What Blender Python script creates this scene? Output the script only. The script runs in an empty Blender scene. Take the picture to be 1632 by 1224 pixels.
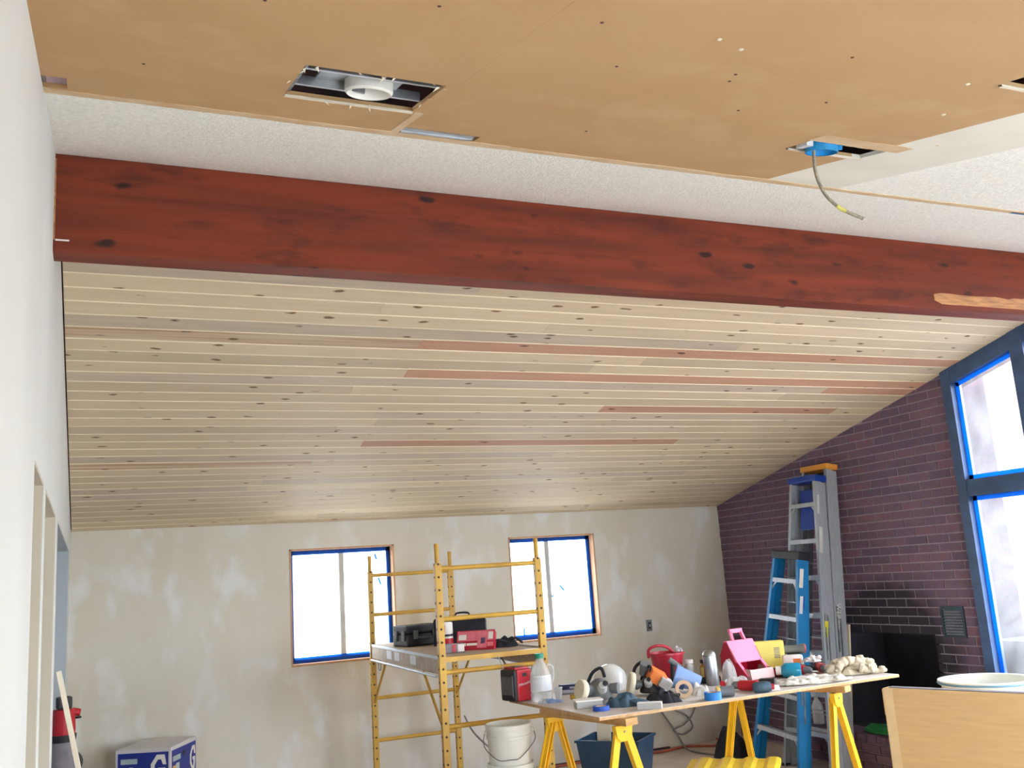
import bpy, bmesh, math, random
from mathutils import Vector, Matrix, Euler, noise
random.seed(7)
R = math.radians
SC = bpy.context.scene
COL = SC.collection

# ------------------------------------------------------------------ camera
CAMH = 1.69
cam = bpy.data.objects.new('camera', bpy.data.cameras.new('camera'))
COL.objects.link(cam)
_r = Vector((0.91639057, -0.39485944, -0.06568375))
_u = Vector((-0.01778576, -0.20409606, 0.97878929))
_f = Vector((0.39988998, 0.89578503, 0.19405458))
cam.matrix_world = Matrix(((_r.x, _u.x, -_f.x, 0), (_r.y, _u.y, -_f.y, 0), (_r.z, _u.z, -_f.z, CAMH), (0, 0, 0, 1)))
cam.data.sensor_width = 36.0
cam.data.lens = 1530.8 / 1632 * 36.0
cam.data.clip_start = 0.01
SC.camera = cam

# ------------------------------------------------------------------ sky, daylight, exposure
world = bpy.data.worlds.new('overcast_sky')
SC.world = world
world.use_nodes = True
_bg = world.node_tree.nodes['Background']
_bg.inputs['Color'].default_value = (0.90, 0.95, 1.0, 1)
_bg.inputs['Strength'].default_value = 8.5
SC.view_settings.view_transform = 'Standard'
SC.view_settings.look = 'None'
SC.view_settings.gamma = 1.0
SC.view_settings.exposure = 1.28
SC.view_settings.use_curve_mapping = False
SC.cycles.max_bounces = 10
SC.cycles.diffuse_bounces = 6
SC.cycles.transparent_max_bounces = 16
SC.cycles.caustics_reflective = False
SC.cycles.caustics_refractive = False

def portal(name, loc, rot, sx, sy):
    d = bpy.data.lights.new(name, 'AREA'); d.shape = 'RECTANGLE'; d.size = sx; d.size_y = sy
    d.cycles.is_portal = True
    o = bpy.data.objects.new(name, d); COL.objects.link(o); o.location = loc; o.rotation_euler = rot
# sky light enters through the window openings only
portal('sky_portal_a', (1.98, 8.40, 1.54), (R(-90), 0, 0), 0.95, 1.0)
portal('sky_portal_b', (3.97, 8.40, 1.55), (R(-90), 0, 0), 0.95, 1.0)
portal('sky_portal_c', (6.02, 3.61, 1.75), (0, R(90), 0), 3.0, 3.1)
portal('sky_portal_d', (2.9, -1.16, 1.20), (R(90), 0, 0), 4.2, 1.7)

# ------------------------------------------------------------------ helpers
def lin(c):
    def g(v):
        v /= 255.0
        return v / 12.92 if v <= 0.04045 else ((v + 0.055) / 1.055) ** 2.4
    return (g(c[0]), g(c[1]), g(c[2]), 1)

def nodes_of(m):
    m.use_nodes = True
    nt = m.node_tree
    return nt, nt.nodes, nt.links, nt.nodes['Principled BSDF']

MATS = {}
def mat(name, col, rough=0.6, metal=0.0, var=0.12, scale=6.0, bump=0.0, bscale=80.0, col2=None, stretch=None, trans=0.0, alpha=None, emit=0.0, spec=None):
    """Principled material with procedural noise variation of its own colour."""
    m = bpy.data.materials.new(name)
    nt, N, L, bs = nodes_of(m)
    c = lin(col)
    tc = N.new('ShaderNodeTexCoord'); mp = N.new('ShaderNodeMapping')
    if stretch: mp.inputs['Scale'].default_value = stretch
    L.new(tc.outputs['Object'], mp.inputs['Vector'])
    nz = N.new('ShaderNodeTexNoise'); nz.inputs['Scale'].default_value = scale; nz.inputs['Detail'].default_value = 5
    L.new(mp.outputs['Vector'], nz.inputs['Vector'])
    mx = N.new('ShaderNodeMix'); mx.data_type = 'RGBA'
    c2 = lin(col2) if col2 else tuple(v * (1 - var * 2) for v in c[:3]) + (1,)
    mx.inputs[6].default_value = tuple(min(1, v * (1 + (0 if col2 else var))) for v in c[:3]) + (1,)
    mx.inputs[7].default_value = c2
    rmp = N.new('ShaderNodeMapRange'); rmp.inputs[1].default_value = 0.32; rmp.inputs[2].default_value = 0.68
    L.new(nz.outputs['Fac'], rmp.inputs[0]); L.new(rmp.outputs[0], mx.inputs[0])
    L.new(mx.outputs[2], bs.inputs['Base Color'])
    bs.inputs['Roughness'].default_value = rough
    bs.inputs['Metallic'].default_value = metal
    if spec is not None: bs.inputs['Specular IOR Level'].default_value = spec
    if trans: bs.inputs['Transmission Weight'].default_value = trans
    if alpha is not None: bs.inputs['Alpha'].default_value = alpha
    if bump:
        b = N.new('ShaderNodeBump'); b.inputs['Strength'].default_value = bump; b.inputs['Distance'].default_value = 0.004
        n2 = N.new('ShaderNodeTexNoise'); n2.inputs['Scale'].default_value = bscale; n2.inputs['Detail'].default_value = 3
        L.new(tc.outputs['Object'], n2.inputs['Vector'])
        L.new(n2.outputs['Fac'], b.inputs['Height']); L.new(b.outputs['Normal'], bs.inputs['Normal'])
    MATS[name] = m
    return m

def wood(name, light, dark, knot, grain=(1.2, 22, 22), knots=(3.0, 9.0, 9.0), kr=0.16, rough=0.6, streak=0.35, mul=1.0, gate=0.45, rnd=True, smudge=0.0):
    """Grain along local x with oval knots, different for every object."""
    m = bpy.data.materials.new(name)
    nt, N, L, bs = nodes_of(m)
    tc = N.new('ShaderNodeTexCoord'); oi = N.new('ShaderNodeObjectInfo')
    off = N.new('ShaderNodeVectorMath'); off.operation = 'ADD'
    sc = N.new('ShaderNodeVectorMath'); sc.operation = 'SCALE'; sc.inputs[0].default_value = (37.0, 11.0, 5.0)
    L.new(oi.outputs['Random'], sc.inputs['Scale'])
    L.new(tc.outputs['Object'], off.inputs[0])
    if rnd: L.new(sc.outputs[0], off.inputs[1])
    mp = N.new('ShaderNodeMapping'); mp.inputs['Scale'].default_value = grain; L.new(off.outputs[0], mp.inputs['Vector'])
    nz = N.new('ShaderNodeTexNoise'); nz.inputs['Scale'].default_value = 1.6; nz.inputs['Detail'].default_value = 6; nz.inputs['Distortion'].default_value = 0.4
    L.new(mp.outputs['Vector'], nz.inputs['Vector'])
    mr = N.new('ShaderNodeMapRange'); mr.inputs[1].default_value = 0.38; mr.inputs[2].default_value = 0.75
    L.new(nz.outputs['Fac'], mr.inputs[0])
    ms = N.new('ShaderNodeMath'); ms.operation = 'MULTIPLY'; ms.inputs[1].default_value = streak * 2; L.new(mr.outputs[0], ms.inputs[0])
    mx = N.new('ShaderNodeMix'); mx.data_type = 'RGBA'; mx.inputs[6].default_value = lin(light); mx.inputs[7].default_value = lin(dark)
    L.new(ms.outputs[0], mx.inputs[0])
    mk = N.new('ShaderNodeMapping'); mk.inputs['Scale'].default_value = knots; 
    wv = N.new('ShaderNodeTexNoise'); wv.inputs['Scale'].default_value = 14.0; L.new(off.outputs[0], wv.inputs['Vector'])
    ws_ = N.new('ShaderNodeVectorMath'); ws_.operation = 'SCALE'; ws_.inputs['Scale'].default_value = 0.03; L.new(wv.outputs['Color'], ws_.inputs[0])
    wa = N.new('ShaderNodeVectorMath'); wa.operation = 'ADD'; L.new(off.outputs[0], wa.inputs[0]); L.new(ws_.outputs[0], wa.inputs[1])
    L.new(wa.outputs[0], mk.inputs['Vector'])
    vo = N.new('ShaderNodeTexVoronoi'); vo.inputs['Scale'].default_value = 1.0; L.new(mk.outputs['Vector'], vo.inputs['Vector'])
    kd = N.new('ShaderNodeMapRange'); kd.inputs[1].default_value = kr * 0.55; kd.inputs[2].default_value = kr; kd.inputs[3].default_value = 1; kd.inputs[4].default_value = 0
    L.new(vo.outputs['Distance'], kd.inputs[0])
    sp = N.new('ShaderNodeSeparateColor'); L.new(vo.outputs['Color'], sp.inputs[0])
    gt = N.new('ShaderNodeMath'); gt.operation = 'LESS_THAN'; gt.inputs[1].default_value = gate; L.new(sp.outputs[0], gt.inputs[0])
    km = N.new('ShaderNodeMath'); km.operation = 'MULTIPLY'; L.new(kd.outputs[0], km.inputs[0]); L.new(gt.outputs[0], km.inputs[1])
    m2 = N.new('ShaderNodeMix'); m2.data_type = 'RGBA'; m2.inputs[7].default_value = lin(knot)
    L.new(mx.outputs[2], m2.inputs[6]); L.new(km.outputs[0], m2.inputs[0])
    if smudge:
        sm = N.new('ShaderNodeMapping'); sm.inputs['Scale'].default_value = (2.2, 7, 7); L.new(off.outputs[0], sm.inputs['Vector'])
        sn = N.new('ShaderNodeTexNoise'); sn.inputs['Scale'].default_value = 1.6; sn.inputs['Detail'].default_value = 7; sn.inputs['Roughness'].default_value = 0.65; L.new(sm.outputs[0], sn.inputs['Vector'])
        sr = N.new('ShaderNodeMapRange'); sr.inputs[1].default_value = 0.53; sr.inputs[2].default_value = 0.74; sr.inputs[4].default_value = smudge; L.new(sn.outputs['Fac'], sr.inputs[0])
        m3 = N.new('ShaderNodeMix'); m3.data_type = 'RGBA'; m3.inputs[7].default_value = lin(knot); L.new(sr.outputs[0], m3.inputs[0]); L.new(m2.outputs[2], m3.inputs[6]); m2 = m3
    # each board a little lighter or darker
    hv = N.new('ShaderNodeHueSaturation')
    rv = N.new('ShaderNodeMapRange'); rv.inputs[3].default_value = 0.88 * mul; rv.inputs[4].default_value = 1.07 * mul; L.new(oi.outputs['Random'], rv.inputs[0])
    L.new(rv.outputs[0], hv.inputs['Value']); L.new(m2.outputs[2], hv.inputs['Color'])
    L.new(hv.outputs['Color'], bs.inputs['Base Color'])
    bs.inputs['Roughness'].default_value = rough
    bs.inputs['Specular IOR Level'].default_value = 0.25
    MATS[name] = m
    return m

class MB:
    """Collects shapes into ONE mesh."""
    def __init__(s): s.bm = bmesh.new()
    def _add(s, vs, fs, M=None):
        bv = [s.bm.verts.new(M @ Vector(v) if M else Vector(v)) for v in vs]
        for f in fs:
            try: s.bm.faces.new([bv[i] for i in f])
            except ValueError: pass
        return bv
    def box(s, c, d, rot=None, bev=0.0):
        M = Matrix.Translation(c) @ (Euler(rot).to_matrix().to_4x4() if rot else Matrix())
        x, y, z = d[0] / 2, d[1] / 2, d[2] / 2
        vs = [(-x, -y, -z), (x, -y, -z), (x, y, -z), (-x, y, -z), (-x, -y, z), (x, -y, z), (x, y, z), (-x, y, z)]
        fs = [(0, 3, 2, 1), (4, 5, 6, 7), (0, 1, 5, 4), (1, 2, 6, 5), (2, 3, 7, 6), (3, 0, 4, 7)]
        if bev:
            t = bmesh.new(); bv = [t.verts.new(v) for v in vs]
            for f in fs: t.faces.new([bv[i] for i in f])
            bmesh.ops.bevel(t, geom=t.edges[:], offset=bev, segments=2, affect='EDGES', profile=0.6)
            t.transform(M); me = bpy.data.meshes.new('t'); t.to_mesh(me); t.free(); s.bm.from_mesh(me); bpy.data.meshes.remove(me)
        else: s._add(vs, fs, M)
        return s
    def bx(s, x0, x1, y0, y1, z0, z1, bev=0.0):
        return s.box(((x0 + x1) / 2, (y0 + y1) / 2, (z0 + z1) / 2), (abs(x1 - x0), abs(y1 - y0), abs(z1 - z0)), None, bev)
    def bar(s, p, q, w, h, up=(0, 0, 1)):
        p, q = Vector(p), Vector(q); d = q - p; L_ = d.length; d.normalize()
        u = Vector(up); a = d.cross(u)
        if a.length < 1e-4: a = d.cross(Vector((1, 0, 0)))
        a.normalize(); b = a.cross(d)
        M = Matrix(((a.x, d.x, b.x, (p.x + q.x) / 2), (a.y, d.y, b.y, (p.y + q.y) / 2), (a.z, d.z, b.z, (p.z + q.z) / 2), (0, 0, 0, 1)))
        x, y, z = w / 2, L_ / 2, h / 2
        s._add([(-x, -y, -z), (x, -y, -z), (x, y, -z), (-x, y, -z), (-x, -y, z), (x, -y, z), (x, y, z), (-x, y, z)],
               [(0, 3, 2, 1), (4, 5, 6, 7), (0, 1, 5, 4), (1, 2, 6, 5), (2, 3, 7, 6), (3, 0, 4, 7)], M)
        return s
    def tube(s, pts, r, n=8, cap=True):
        pts = [Vector(p) for p in pts]; rings = []
        rr = r if isinstance(r, (list, tuple)) else [r] * len(pts)
        prev = None
        for i, p in enumerate(pts):
            d = (pts[min(i + 1, len(pts) - 1)] - pts[max(i - 1, 0)]).normalized()
            a = prev if prev else (d.cross(Vector((0, 0, 1))) if abs(d.z) < 0.95 else d.cross(Vector((1, 0, 0))))
            a = (a - d * a.dot(d)).normalized(); prev = a; b = d.cross(a)
            rings.append([s.bm.verts.new(p + (a * math.cos(2 * math.pi * k / n) + b * math.sin(2 * math.pi * k / n)) * rr[i]) for k in range(n)])
        for A, B in zip(rings, rings[1:]):
            for k in range(n): s.bm.faces.new((A[k], A[(k + 1) % n], B[(k + 1) % n], B[k]))
        if cap: s.bm.faces.new(rings[0][::-1]); s.bm.faces.new(rings[-1])
        return s
    def lathe(s, prof, n=20, M=None, cap=True, a0=0.0, a1=2 * math.pi):
        rings = []
        full = abs(a1 - a0 - 2 * math.pi) < 1e-5
        cnt = n if full else n + 1
        for r, z in prof:
            rings.append([s.bm.verts.new((M @ Vector((r * math.cos(a0 + (a1 - a0) * k / n), r * math.sin(a0 + (a1 - a0) * k / n), z))) if M else Vector((r * math.cos(a0 + (a1 - a0) * k / n), r * math.sin(a0 + (a1 - a0) * k / n), z))) for k in range(cnt)])
        for A, B in zip(rings, rings[1:]):
            for k in range(n if full else n):
                j = (k + 1) % cnt
                if not full and k + 1 >= cnt: continue
                s.bm.faces.new((A[k], A[j], B[j], B[k]))
        if cap and full:
            if prof[0][0] > 1e-6: s.bm.faces.new(rings[0][::-1])
            if prof[-1][0] > 1e-6: s.bm.faces.new(rings[-1])
        return s
    def prism(s, poly, a, b, axis='x', M=None):
        """poly of 2D points extruded from a to b along the axis."""
        def P(p, t):
            v = {'x': (t, p[0], p[1]), 'y': (p[0], t, p[1]), 'z': (p[0], p[1], t)}[axis]
            return (M @ Vector(v)) if M else Vector(v)
        A = [s.bm.verts.new(P(p, a)) for p in poly]; B = [s.bm.verts.new(P(p, b)) for p in poly]
        n = len(poly)
        s.bm.faces.new(A); s.bm.faces.new(B[::-1])
        for k in range(n): s.bm.faces.new((A[k], B[k], B[(k + 1) % n], A[(k + 1) % n]))
        return s
    def poly(s, pts, faces=None):
        s._add(pts, faces or [tuple(range(len(pts)))]); return s
    def data(s, name):
        bmesh.ops.recalc_face_normals(s.bm, faces=s.bm.faces[:])
        me = bpy.data.meshes.new(name); s.bm.to_mesh(me); s.bm.free(); return me
    def build(s, name, m, parent=None, smooth=False, loc=None, rot=None):
        me = s.data(name); me.materials.append(m if not isinstance(m, str) else MATS[m])
        return link(name, me, parent, smooth, loc, rot)

def link(name, me, parent=None, smooth=False, loc=None, rot=None):
    if smooth:
        for p in me.polygons: p.use_smooth = True
        try: me.set_sharp_from_angle(angle=R(42))
        except Exception: pass
    o = bpy.data.objects.new(name, me); COL.objects.link(o)
    if parent: o.parent = parent
    if loc: o.location = loc
    if rot: o.rotation_euler = rot
    return o

def tag(o, label, cat=None, group=None, kind=None):
    o['label'] = label
    if cat: o['category'] = cat
    if group: o['group'] = group
    if kind: o['kind'] = kind
    return o

def thing(name, label, cat, loc=(0, 0, 0), rot=(0, 0, 0), group=None):
    o = bpy.data.objects.new(name, None); COL.objects.link(o)
    o.empty_display_size = 0.05
    o.location = loc; o.rotation_euler = rot
    return tag(o, label, cat, group)

def struct(name, label):
    o = bpy.data.objects.new(name, None); COL.objects.link(o)
    return tag(o, label, kind='structure')

def dup(o, parent=None):
    c = o.copy(); COL.objects.link(c); c.parent = parent
    for ch in list(o.children): dup(ch, c)
    return c

def look(x, y): return -math.atan2(x, y)          # turn that squares an object up to someone standing at the doorway

def text(body, size, m, parent, loc, rot, name='lettering', shear=0.0, ext=0.0008):
    cu = bpy.data.curves.new('txt', 'FONT'); cu.body = body; cu.size = size; cu.extrude = ext; cu.align_x = 'CENTER'; cu.align_y = 'CENTER'; cu.shear = shear
    t = bpy.data.objects.new('txt', cu); COL.objects.link(t)
    me = bpy.data.meshes.new_from_object(t.evaluated_get(bpy.context.evaluated_depsgraph_get()))
    bpy.data.objects.remove(t); bpy.data.curves.remove(cu)
    me.materials.clear(); me.materials.append(MATS[m] if isinstance(m, str) else m)
    return link(name, me, parent, False, loc, rot)

def heap(w, d, h, seed, n=22, rough=0.6, freq=9.0, flat=0.35, steep=3, wrinkle=0.0):
    """Crumpled soft pile standing on z = 0."""
    mb = MB(); V = []
    for j in range(n + 1):
        row = []
        for i in range(n + 1):
            u, v = i / n * 2 - 1, j / n * 2 - 1
            ang = math.atan2(v, u); edge = 0.86 + 0.14 * noise.noise(Vector((math.cos(ang) * 1.7, math.sin(ang) * 1.7, seed)))
            # squircle the grid into a round patch
            k = max(abs(u), abs(v)) / (math.hypot(u, v) or 1)
            uu, vv = u * k * edge, v * k * edge
            r = min(1, max(abs(u), abs(v)))
            p = Vector((uu * w / 2, vv * d / 2, 0))
            q = p * freq + Vector((seed * 3.1, seed, 0))
            fold = abs(noise.noise(q)) * 1.5 + 0.5 * abs(noise.noise(q * 2.3))
            if wrinkle:
                wq = Vector((p.x * freq * 0.55 + p.y * freq * 1.1, p.y * freq * 1.5 - p.x * freq * .4, seed)) + 0.8 * Vector((noise.noise(q * 0.8), noise.noise(q * 0.8 + Vector((7, 1, 3))), 0))
                fold = (1 - wrinkle) * fold + wrinkle * (2.0 * min(1, 2.2 * abs(noise.noise(wq))) ** 0.7)
            z = h * (1 - r ** steep) * (flat + (1 - flat) * (1 - rough + rough * fold * 1.4)) + h * 0.10 * (1 - r)
            row.append(mb.bm.verts.new((p.x + 0.01 * noise.noise(q * 2), p.y + 0.01 * noise.noise(q * 2.2), max(0.0, z))))
        V.append(row)
    for j in range(n):
        for i in range(n): mb.bm.faces.new((V[j][i], V[j][i + 1], V[j + 1][i + 1], V[j + 1][i]))
    rim = V[0][:] + [V[j][n] for j in range(1, n + 1)] + V[n][n - 1::-1] + [V[j][0] for j in range(n - 1, 0, -1)]
    mb.bm.faces.new(rim[::-1])
    return mb

def folds(mb, w, d, h, seed, n, r0, along=False):
    """Loose rounded folds of cloth lying over a pile."""
    rg = random.Random(seed)
    for i in range(n):
        a = rg.uniform(-.35, .35) + (0 if along else rg.choice((0, .9, 1.7, 2.4)))
        cx, cy = rg.uniform(-.30, .30) * w, rg.uniform(-.30, .30) * d
        L_ = rg.uniform(.35, .6) * (w if along else min(w, d) * 1.1); bend = rg.uniform(-.04, .04); top = rg.uniform(.55, 1.15) * h
        pts, rr = [], []
        for j in range(9):
            t = j / 8 * 2 - 1
            x = cx + math.cos(a) * t * L_ / 2 - math.sin(a) * bend * (1 - t * t); y = cy + math.sin(a) * t * L_ / 2 + math.cos(a) * bend * (1 - t * t)
            e = max(0, 1 - (x / (w * .5)) ** 2 - (y / (d * .5)) ** 2)
            r_ = r0 * (1.0 + .35 * math.sin(j * 1.9 + i)) * (1 - .55 * abs(t) ** 3)
            pts.append((x, y, max(r_, top * e ** .6 * (1 - .25 * t * t)))); rr.append(r_)
        mb.tube(smooth_path(pts, 3), [rr[min(8, int(q / 3 + .5))] for q in range(25)], 9)
    return mb

# ------------------------------------------------------------------ materials
mat('white_paint', (212, 214, 210), 0.75, var=0.03, scale=1.2, bump=0.12, bscale=60)
mat('cream_paint', (214, 206, 186), 0.7, var=0.03, scale=2)
mat('hall_daylit_blue', (186, 196, 204), 0.7, var=0.03, scale=2)
mat('popcorn', (240, 240, 234), 0.9, var=0.05, scale=60, bump=1.0, bscale=105)
mat('smooth_white', (226, 224, 212), 0.8, var=0.04, scale=3, bump=0.1)
mat('torn_edge', (198, 166, 126), 0.9, col2=(216, 196, 164), scale=7, bump=0.4, bscale=50)
mat('gypsum', (226, 216, 196), 0.9, var=0.05, scale=20, bump=0.4, bscale=120)
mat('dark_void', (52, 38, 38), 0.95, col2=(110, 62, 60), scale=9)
mat('steel', (176, 180, 184), 0.32, 1.0, var=0.12, scale=14)
mat('dull_steel', (150, 152, 152), 0.5, 0.9, var=0.2, scale=12)
mat('enamel_white', (232, 230, 222), 0.35, var=0.03)
mat('box_blue', (36, 150, 214), 0.45, var=0.08)
mat('conduit', (152, 146, 128), 0.5, 0.5, var=0.15, scale=60)
mat('conduit_tag', (190, 184, 96), 0.6)
mat('tape_blue', (24, 98, 190), 0.6, var=0.1, scale=12)
mat('alu', (178, 186, 194), 0.5, 0.35, var=0.08, scale=9, stretch=(14, 14, 1))
mat('frame_dark', (58, 84, 122), 0.5, var=0.12, scale=8)  # blue cast of lens glare is put into the dark frame colour
mat('window_vinyl', (196, 196, 192), 0.45, var=0.04)
mat('mortar', (158, 146, 158), 0.95, var=0.12, scale=40, bump=0.4)
mat('soot_black', (26, 26, 34), 0.95, var=0.25, scale=8)
mat('grille', (40, 62, 74), 0.5, 0.3, var=0.15)
mat('grille_slat', (92, 118, 124), 0.5, 0.3, var=0.15)
mat('floor_slab', (212, 198, 184), 0.85, col2=(186, 172, 160), scale=3.5, bump=0.3)
mat('ground', (150, 150, 144), 0.95, col2=(120, 122, 116), scale=0.4)
mat('dark_stone', (44, 46, 50), 0.9, col2=(24, 26, 30), scale=4)
mat('soil', (84, 82, 80), 0.95, col2=(60, 62, 62), scale=1.5)
mat('scaffold_yellow', (216, 172, 66), 0.45, col2=(186, 142, 58), scale=5)
mat('scaffold_hole', (64, 50, 28), 0.8)
mat('plywood', (198, 184, 166), 0.75, col2=(172, 152, 130), scale=4, stretch=(1, 6, 6))
mat('plywood_edge', (206, 168, 122), 0.8, var=0.1, scale=30)
mat('sheet_white', (214, 210, 206), 0.6, col2=(196, 184, 172), scale=3)
mat('lumber', (200, 158, 100), 0.7, col2=(180, 136, 84), scale=3, stretch=(8, 1.2, 8))
mat('horse_yellow', (240, 192, 40), 0.4, var=0.06)
mat('black_plastic', (36, 36, 42), 0.5, var=0.15)
mat('black_fabric', (34, 36, 46), 0.85, var=0.25, scale=18)
mat('grey_mesh', (92, 94, 96), 0.6, var=0.2, scale=40)
mat('tool_red', (196, 28, 44), 0.4, var=0.06)
mat('deep_red', (178, 28, 52), 0.4, var=0.06)
mat('pink', (236, 122, 158), 0.5, var=0.04)
mat('bright_red', (214, 22, 60), 0.35, var=0.05)
mat('print_white', (236, 232, 226), 0.5, var=0.02)
mat('print_blue', (70, 92, 150), 0.5)
mat('print_pink', (226, 120, 136), 0.5, var=0.08, scale=30)
mat('clear', (232, 238, 240), 0.12, var=0.02, alpha=0.30)
mat('frosted', (226, 230, 230), 0.15, var=0.03, alpha=0.38)
mat('clear_scoop', (206, 168, 162), 0.25, var=0.06, alpha=0.55)
mat('clear_blue', (150, 182, 232), 0.3, var=0.08, alpha=0.72)
mat('cap_green', (14, 140, 112), 0.4)
mat('label_white', (216, 218, 222), 0.5, var=0.03)
mat('glossy_white', (222, 224, 222), 0.18, var=0.02)
mat('rubber_grey', (112, 116, 120), 0.55, var=0.12)
mat('cream_pad', (224, 216, 192), 0.8, var=0.05)
mat('teal_dark', (36, 62, 78), 0.5, col2=(74, 104, 124), scale=16)
mat('orange', (236, 128, 58), 0.5, var=0.06)
mat('light_grey', (186, 186, 184), 0.7, var=0.05)
mat('navy', (34, 40, 78), 0.55, var=0.15)
mat('lavender', (176, 172, 186), 0.6, var=0.08)
mat('yellow_box', (236, 222, 112), 0.6, var=0.04)
mat('yellow_side', (214, 184, 70), 0.6, var=0.05)
mat('amber', (176, 118, 30), 0.3)
mat('label_yellow', (240, 210, 120), 0.5)
mat('teal_liquid', (22, 150, 186), 0.2, var=0.1)
mat('beige_tape', (212, 180, 148), 0.7, var=0.05)
mat('tape_roll_blue', (34, 132, 220), 0.5, var=0.06)
mat('tape_roll_dark', (30, 84, 190), 0.5, var=0.06)
mat('paper', (226, 226, 224), 0.8, var=0.04, scale=10)
mat('canvas', (220, 210, 186), 0.9, col2=(184, 172, 150), scale=14, bump=0.3, bscale=200)
mat('canvas_pale', (226, 224, 216), 0.9, col2=(178, 172, 160), scale=12, bump=0.3, bscale=200)
mat('fiberglass_blue', (24, 124, 186), 0.45, var=0.08)
mat('cap_blue', (24, 62, 158), 0.45, var=0.06)
mat('cap_orange', (232, 160, 64), 0.5, var=0.06)
mat('sticker_yellow', (226, 216, 70), 0.5)
mat('sticker_white', (224, 222, 214), 0.5)
mat('bucket_white', (226, 226, 216), 0.4, var=0.02)
mat('wire', (110, 112, 112), 0.4, 0.7)
mat('tote_navy', (44, 76, 104), 0.5, col2=(36, 60, 84), scale=8)
mat('tote_light', (108, 154, 186), 0.5, var=0.06)
mat('tote_yellow', (244, 212, 60), 0.45, var=0.05)
mat('cardboard', (224, 186, 132), 0.8, var=0.04, scale=5, stretch=(1, 1, 12))
mat('cardboard_edge', (236, 206, 156), 0.8, var=0.05)
mat('carton_white', (214, 212, 214), 0.6, var=0.04, scale=9)
mat('carton_blue', (30, 48, 142), 0.5, var=0.05)
mat('carton_grey', (176, 192, 196), 0.5, var=0.05)
mat('carton_orange', (226, 176, 96), 0.5, var=0.1)
mat('cord_orange', (178, 84, 60), 0.6, var=0.1)
mat('cord_dark', (74, 44, 44), 0.6, var=0.1)
mat('cable_grey', (134, 130, 124), 0.6, var=0.1)
mat('hose_green', (34, 132, 72), 0.5, var=0.1)
mat('stick_cream', (226, 216, 194), 0.7, var=0.04, stretch=(6, 6, 1))
mat('tool_grey', (140, 136, 144), 0.7, var=0.12, scale=14)
mat('jamb_pine', (206, 166, 132), 0.7, col2=(188, 144, 110), scale=4, stretch=(8, 8, 1))
wood('pine', (222, 204, 174), (206, 186, 158), (126, 98, 68), knots=(5.0, 13, 13), kr=0.18, gate=0.6, streak=0.25)
wood('pine_red', (208, 164, 138), (192, 144, 118), (112, 76, 58), knots=(4.6, 13, 13), kr=0.19, gate=0.35, streak=0.25)
wood('pine_streak', (220, 202, 172), (186, 138, 112), (122, 92, 66), grain=(0.6, 26, 26), knots=(5.0, 13, 13), kr=0.18, gate=0.5, streak=0.5)
wood('pine_grey', (216, 200, 176), (196, 178, 162), (122, 98, 74), knots=(5.0, 13, 13), kr=0.18, gate=0.6, streak=0.3)
wood('pine_bevel_lit', (236, 224, 194), (222, 206, 172), (150, 118, 86), kr=0.05, streak=0.2)
wood('beam_wood', (124, 54, 34), (92, 42, 32), (52, 30, 28), grain=(0.7, 9, 9), knots=(4.2, 11, 11), kr=0.20, gate=0.5, streak=0.5, rough=0.6, rnd=False, smudge=0.75)
mat('bare_wood', (206, 150, 96), 0.7, col2=(160, 110, 78), scale=5, stretch=(2, 12, 12))

def tape_mat():
    m = MATS['tape_blue']; nt = m.node_tree; N, L = nt.nodes, nt.links; bs = N['Principled BSDF']; out = N['Material Output']
    t = N.new('ShaderNodeBsdfTranslucent'); t.inputs['Color'].default_value = lin((40, 170, 250)); x = N.new('ShaderNodeMixShader'); x.inputs[0].default_value = 0.55
    L.new(bs.outputs[0], x.inputs[1]); L.new(t.outputs[0], x.inputs[2]); L.new(x.outputs[0], out.inputs[0])
tape_mat()

def drywall(name, a, b, c, pscale=(0.8, 0.8, 0.45)):
    m = bpy.data.materials.new(name); nt, N, L, bs = nodes_of(m)
    tc = N.new('ShaderNodeTexCoord')
    mp = N.new('ShaderNodeMapping'); mp.inputs['Scale'].default_value = pscale; L.new(tc.outputs['Object'], mp.inputs['Vector'])
    n1 = N.new('ShaderNodeTexNoise'); n1.inputs['Scale'].default_value = 2.2; n1.inputs['Detail'].default_value = 4; L.new(mp.outputs[0], n1.inputs['Vector'])
    n2 = N.new('ShaderNodeTexNoise'); n2.inputs['Scale'].default_value = 5.5; n2.inputs['Detail'].default_value = 3; L.new(mp.outputs[0], n2.inputs['Vector'])
    r1 = N.new('ShaderNodeMapRange'); r1.inputs[1].default_value = 0.42; r1.inputs[2].default_value = 0.62; L.new(n1.outputs[0], r1.inputs[0])
    r2 = N.new('ShaderNodeMapRange'); r2.inputs[1].default_value = 0.52; r2.inputs[2].default_value = 0.66; L.new(n2.outputs[0], r2.inputs[0])
    x1 = N.new('ShaderNodeMix'); x1.data_type = 'RGBA'; x1.inputs[6].default_value = lin(a); x1.inputs[7].default_value = lin(b); L.new(r1.outputs[0], x1.inputs[0])
    x2 = N.new('ShaderNodeMix'); x2.data_type = 'RGBA'; x2.inputs[7].default_value = lin(c); L.new(x1.outputs[2], x2.inputs[6]); L.new(r2.outputs[0], x2.inputs[0])
    L.new(x2.outputs[2], bs.inputs['Base Color']); bs.inputs['Roughness'].default_value = 0.85
    MATS[name] = m
drywall('mudded_drywall', (214, 208, 193), (220, 216, 205), (226, 226, 222))
drywall('brown_paper', (188, 153, 108), (184, 148, 102), (190, 156, 112), (0.9, 0.9, 0.9))

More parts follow.
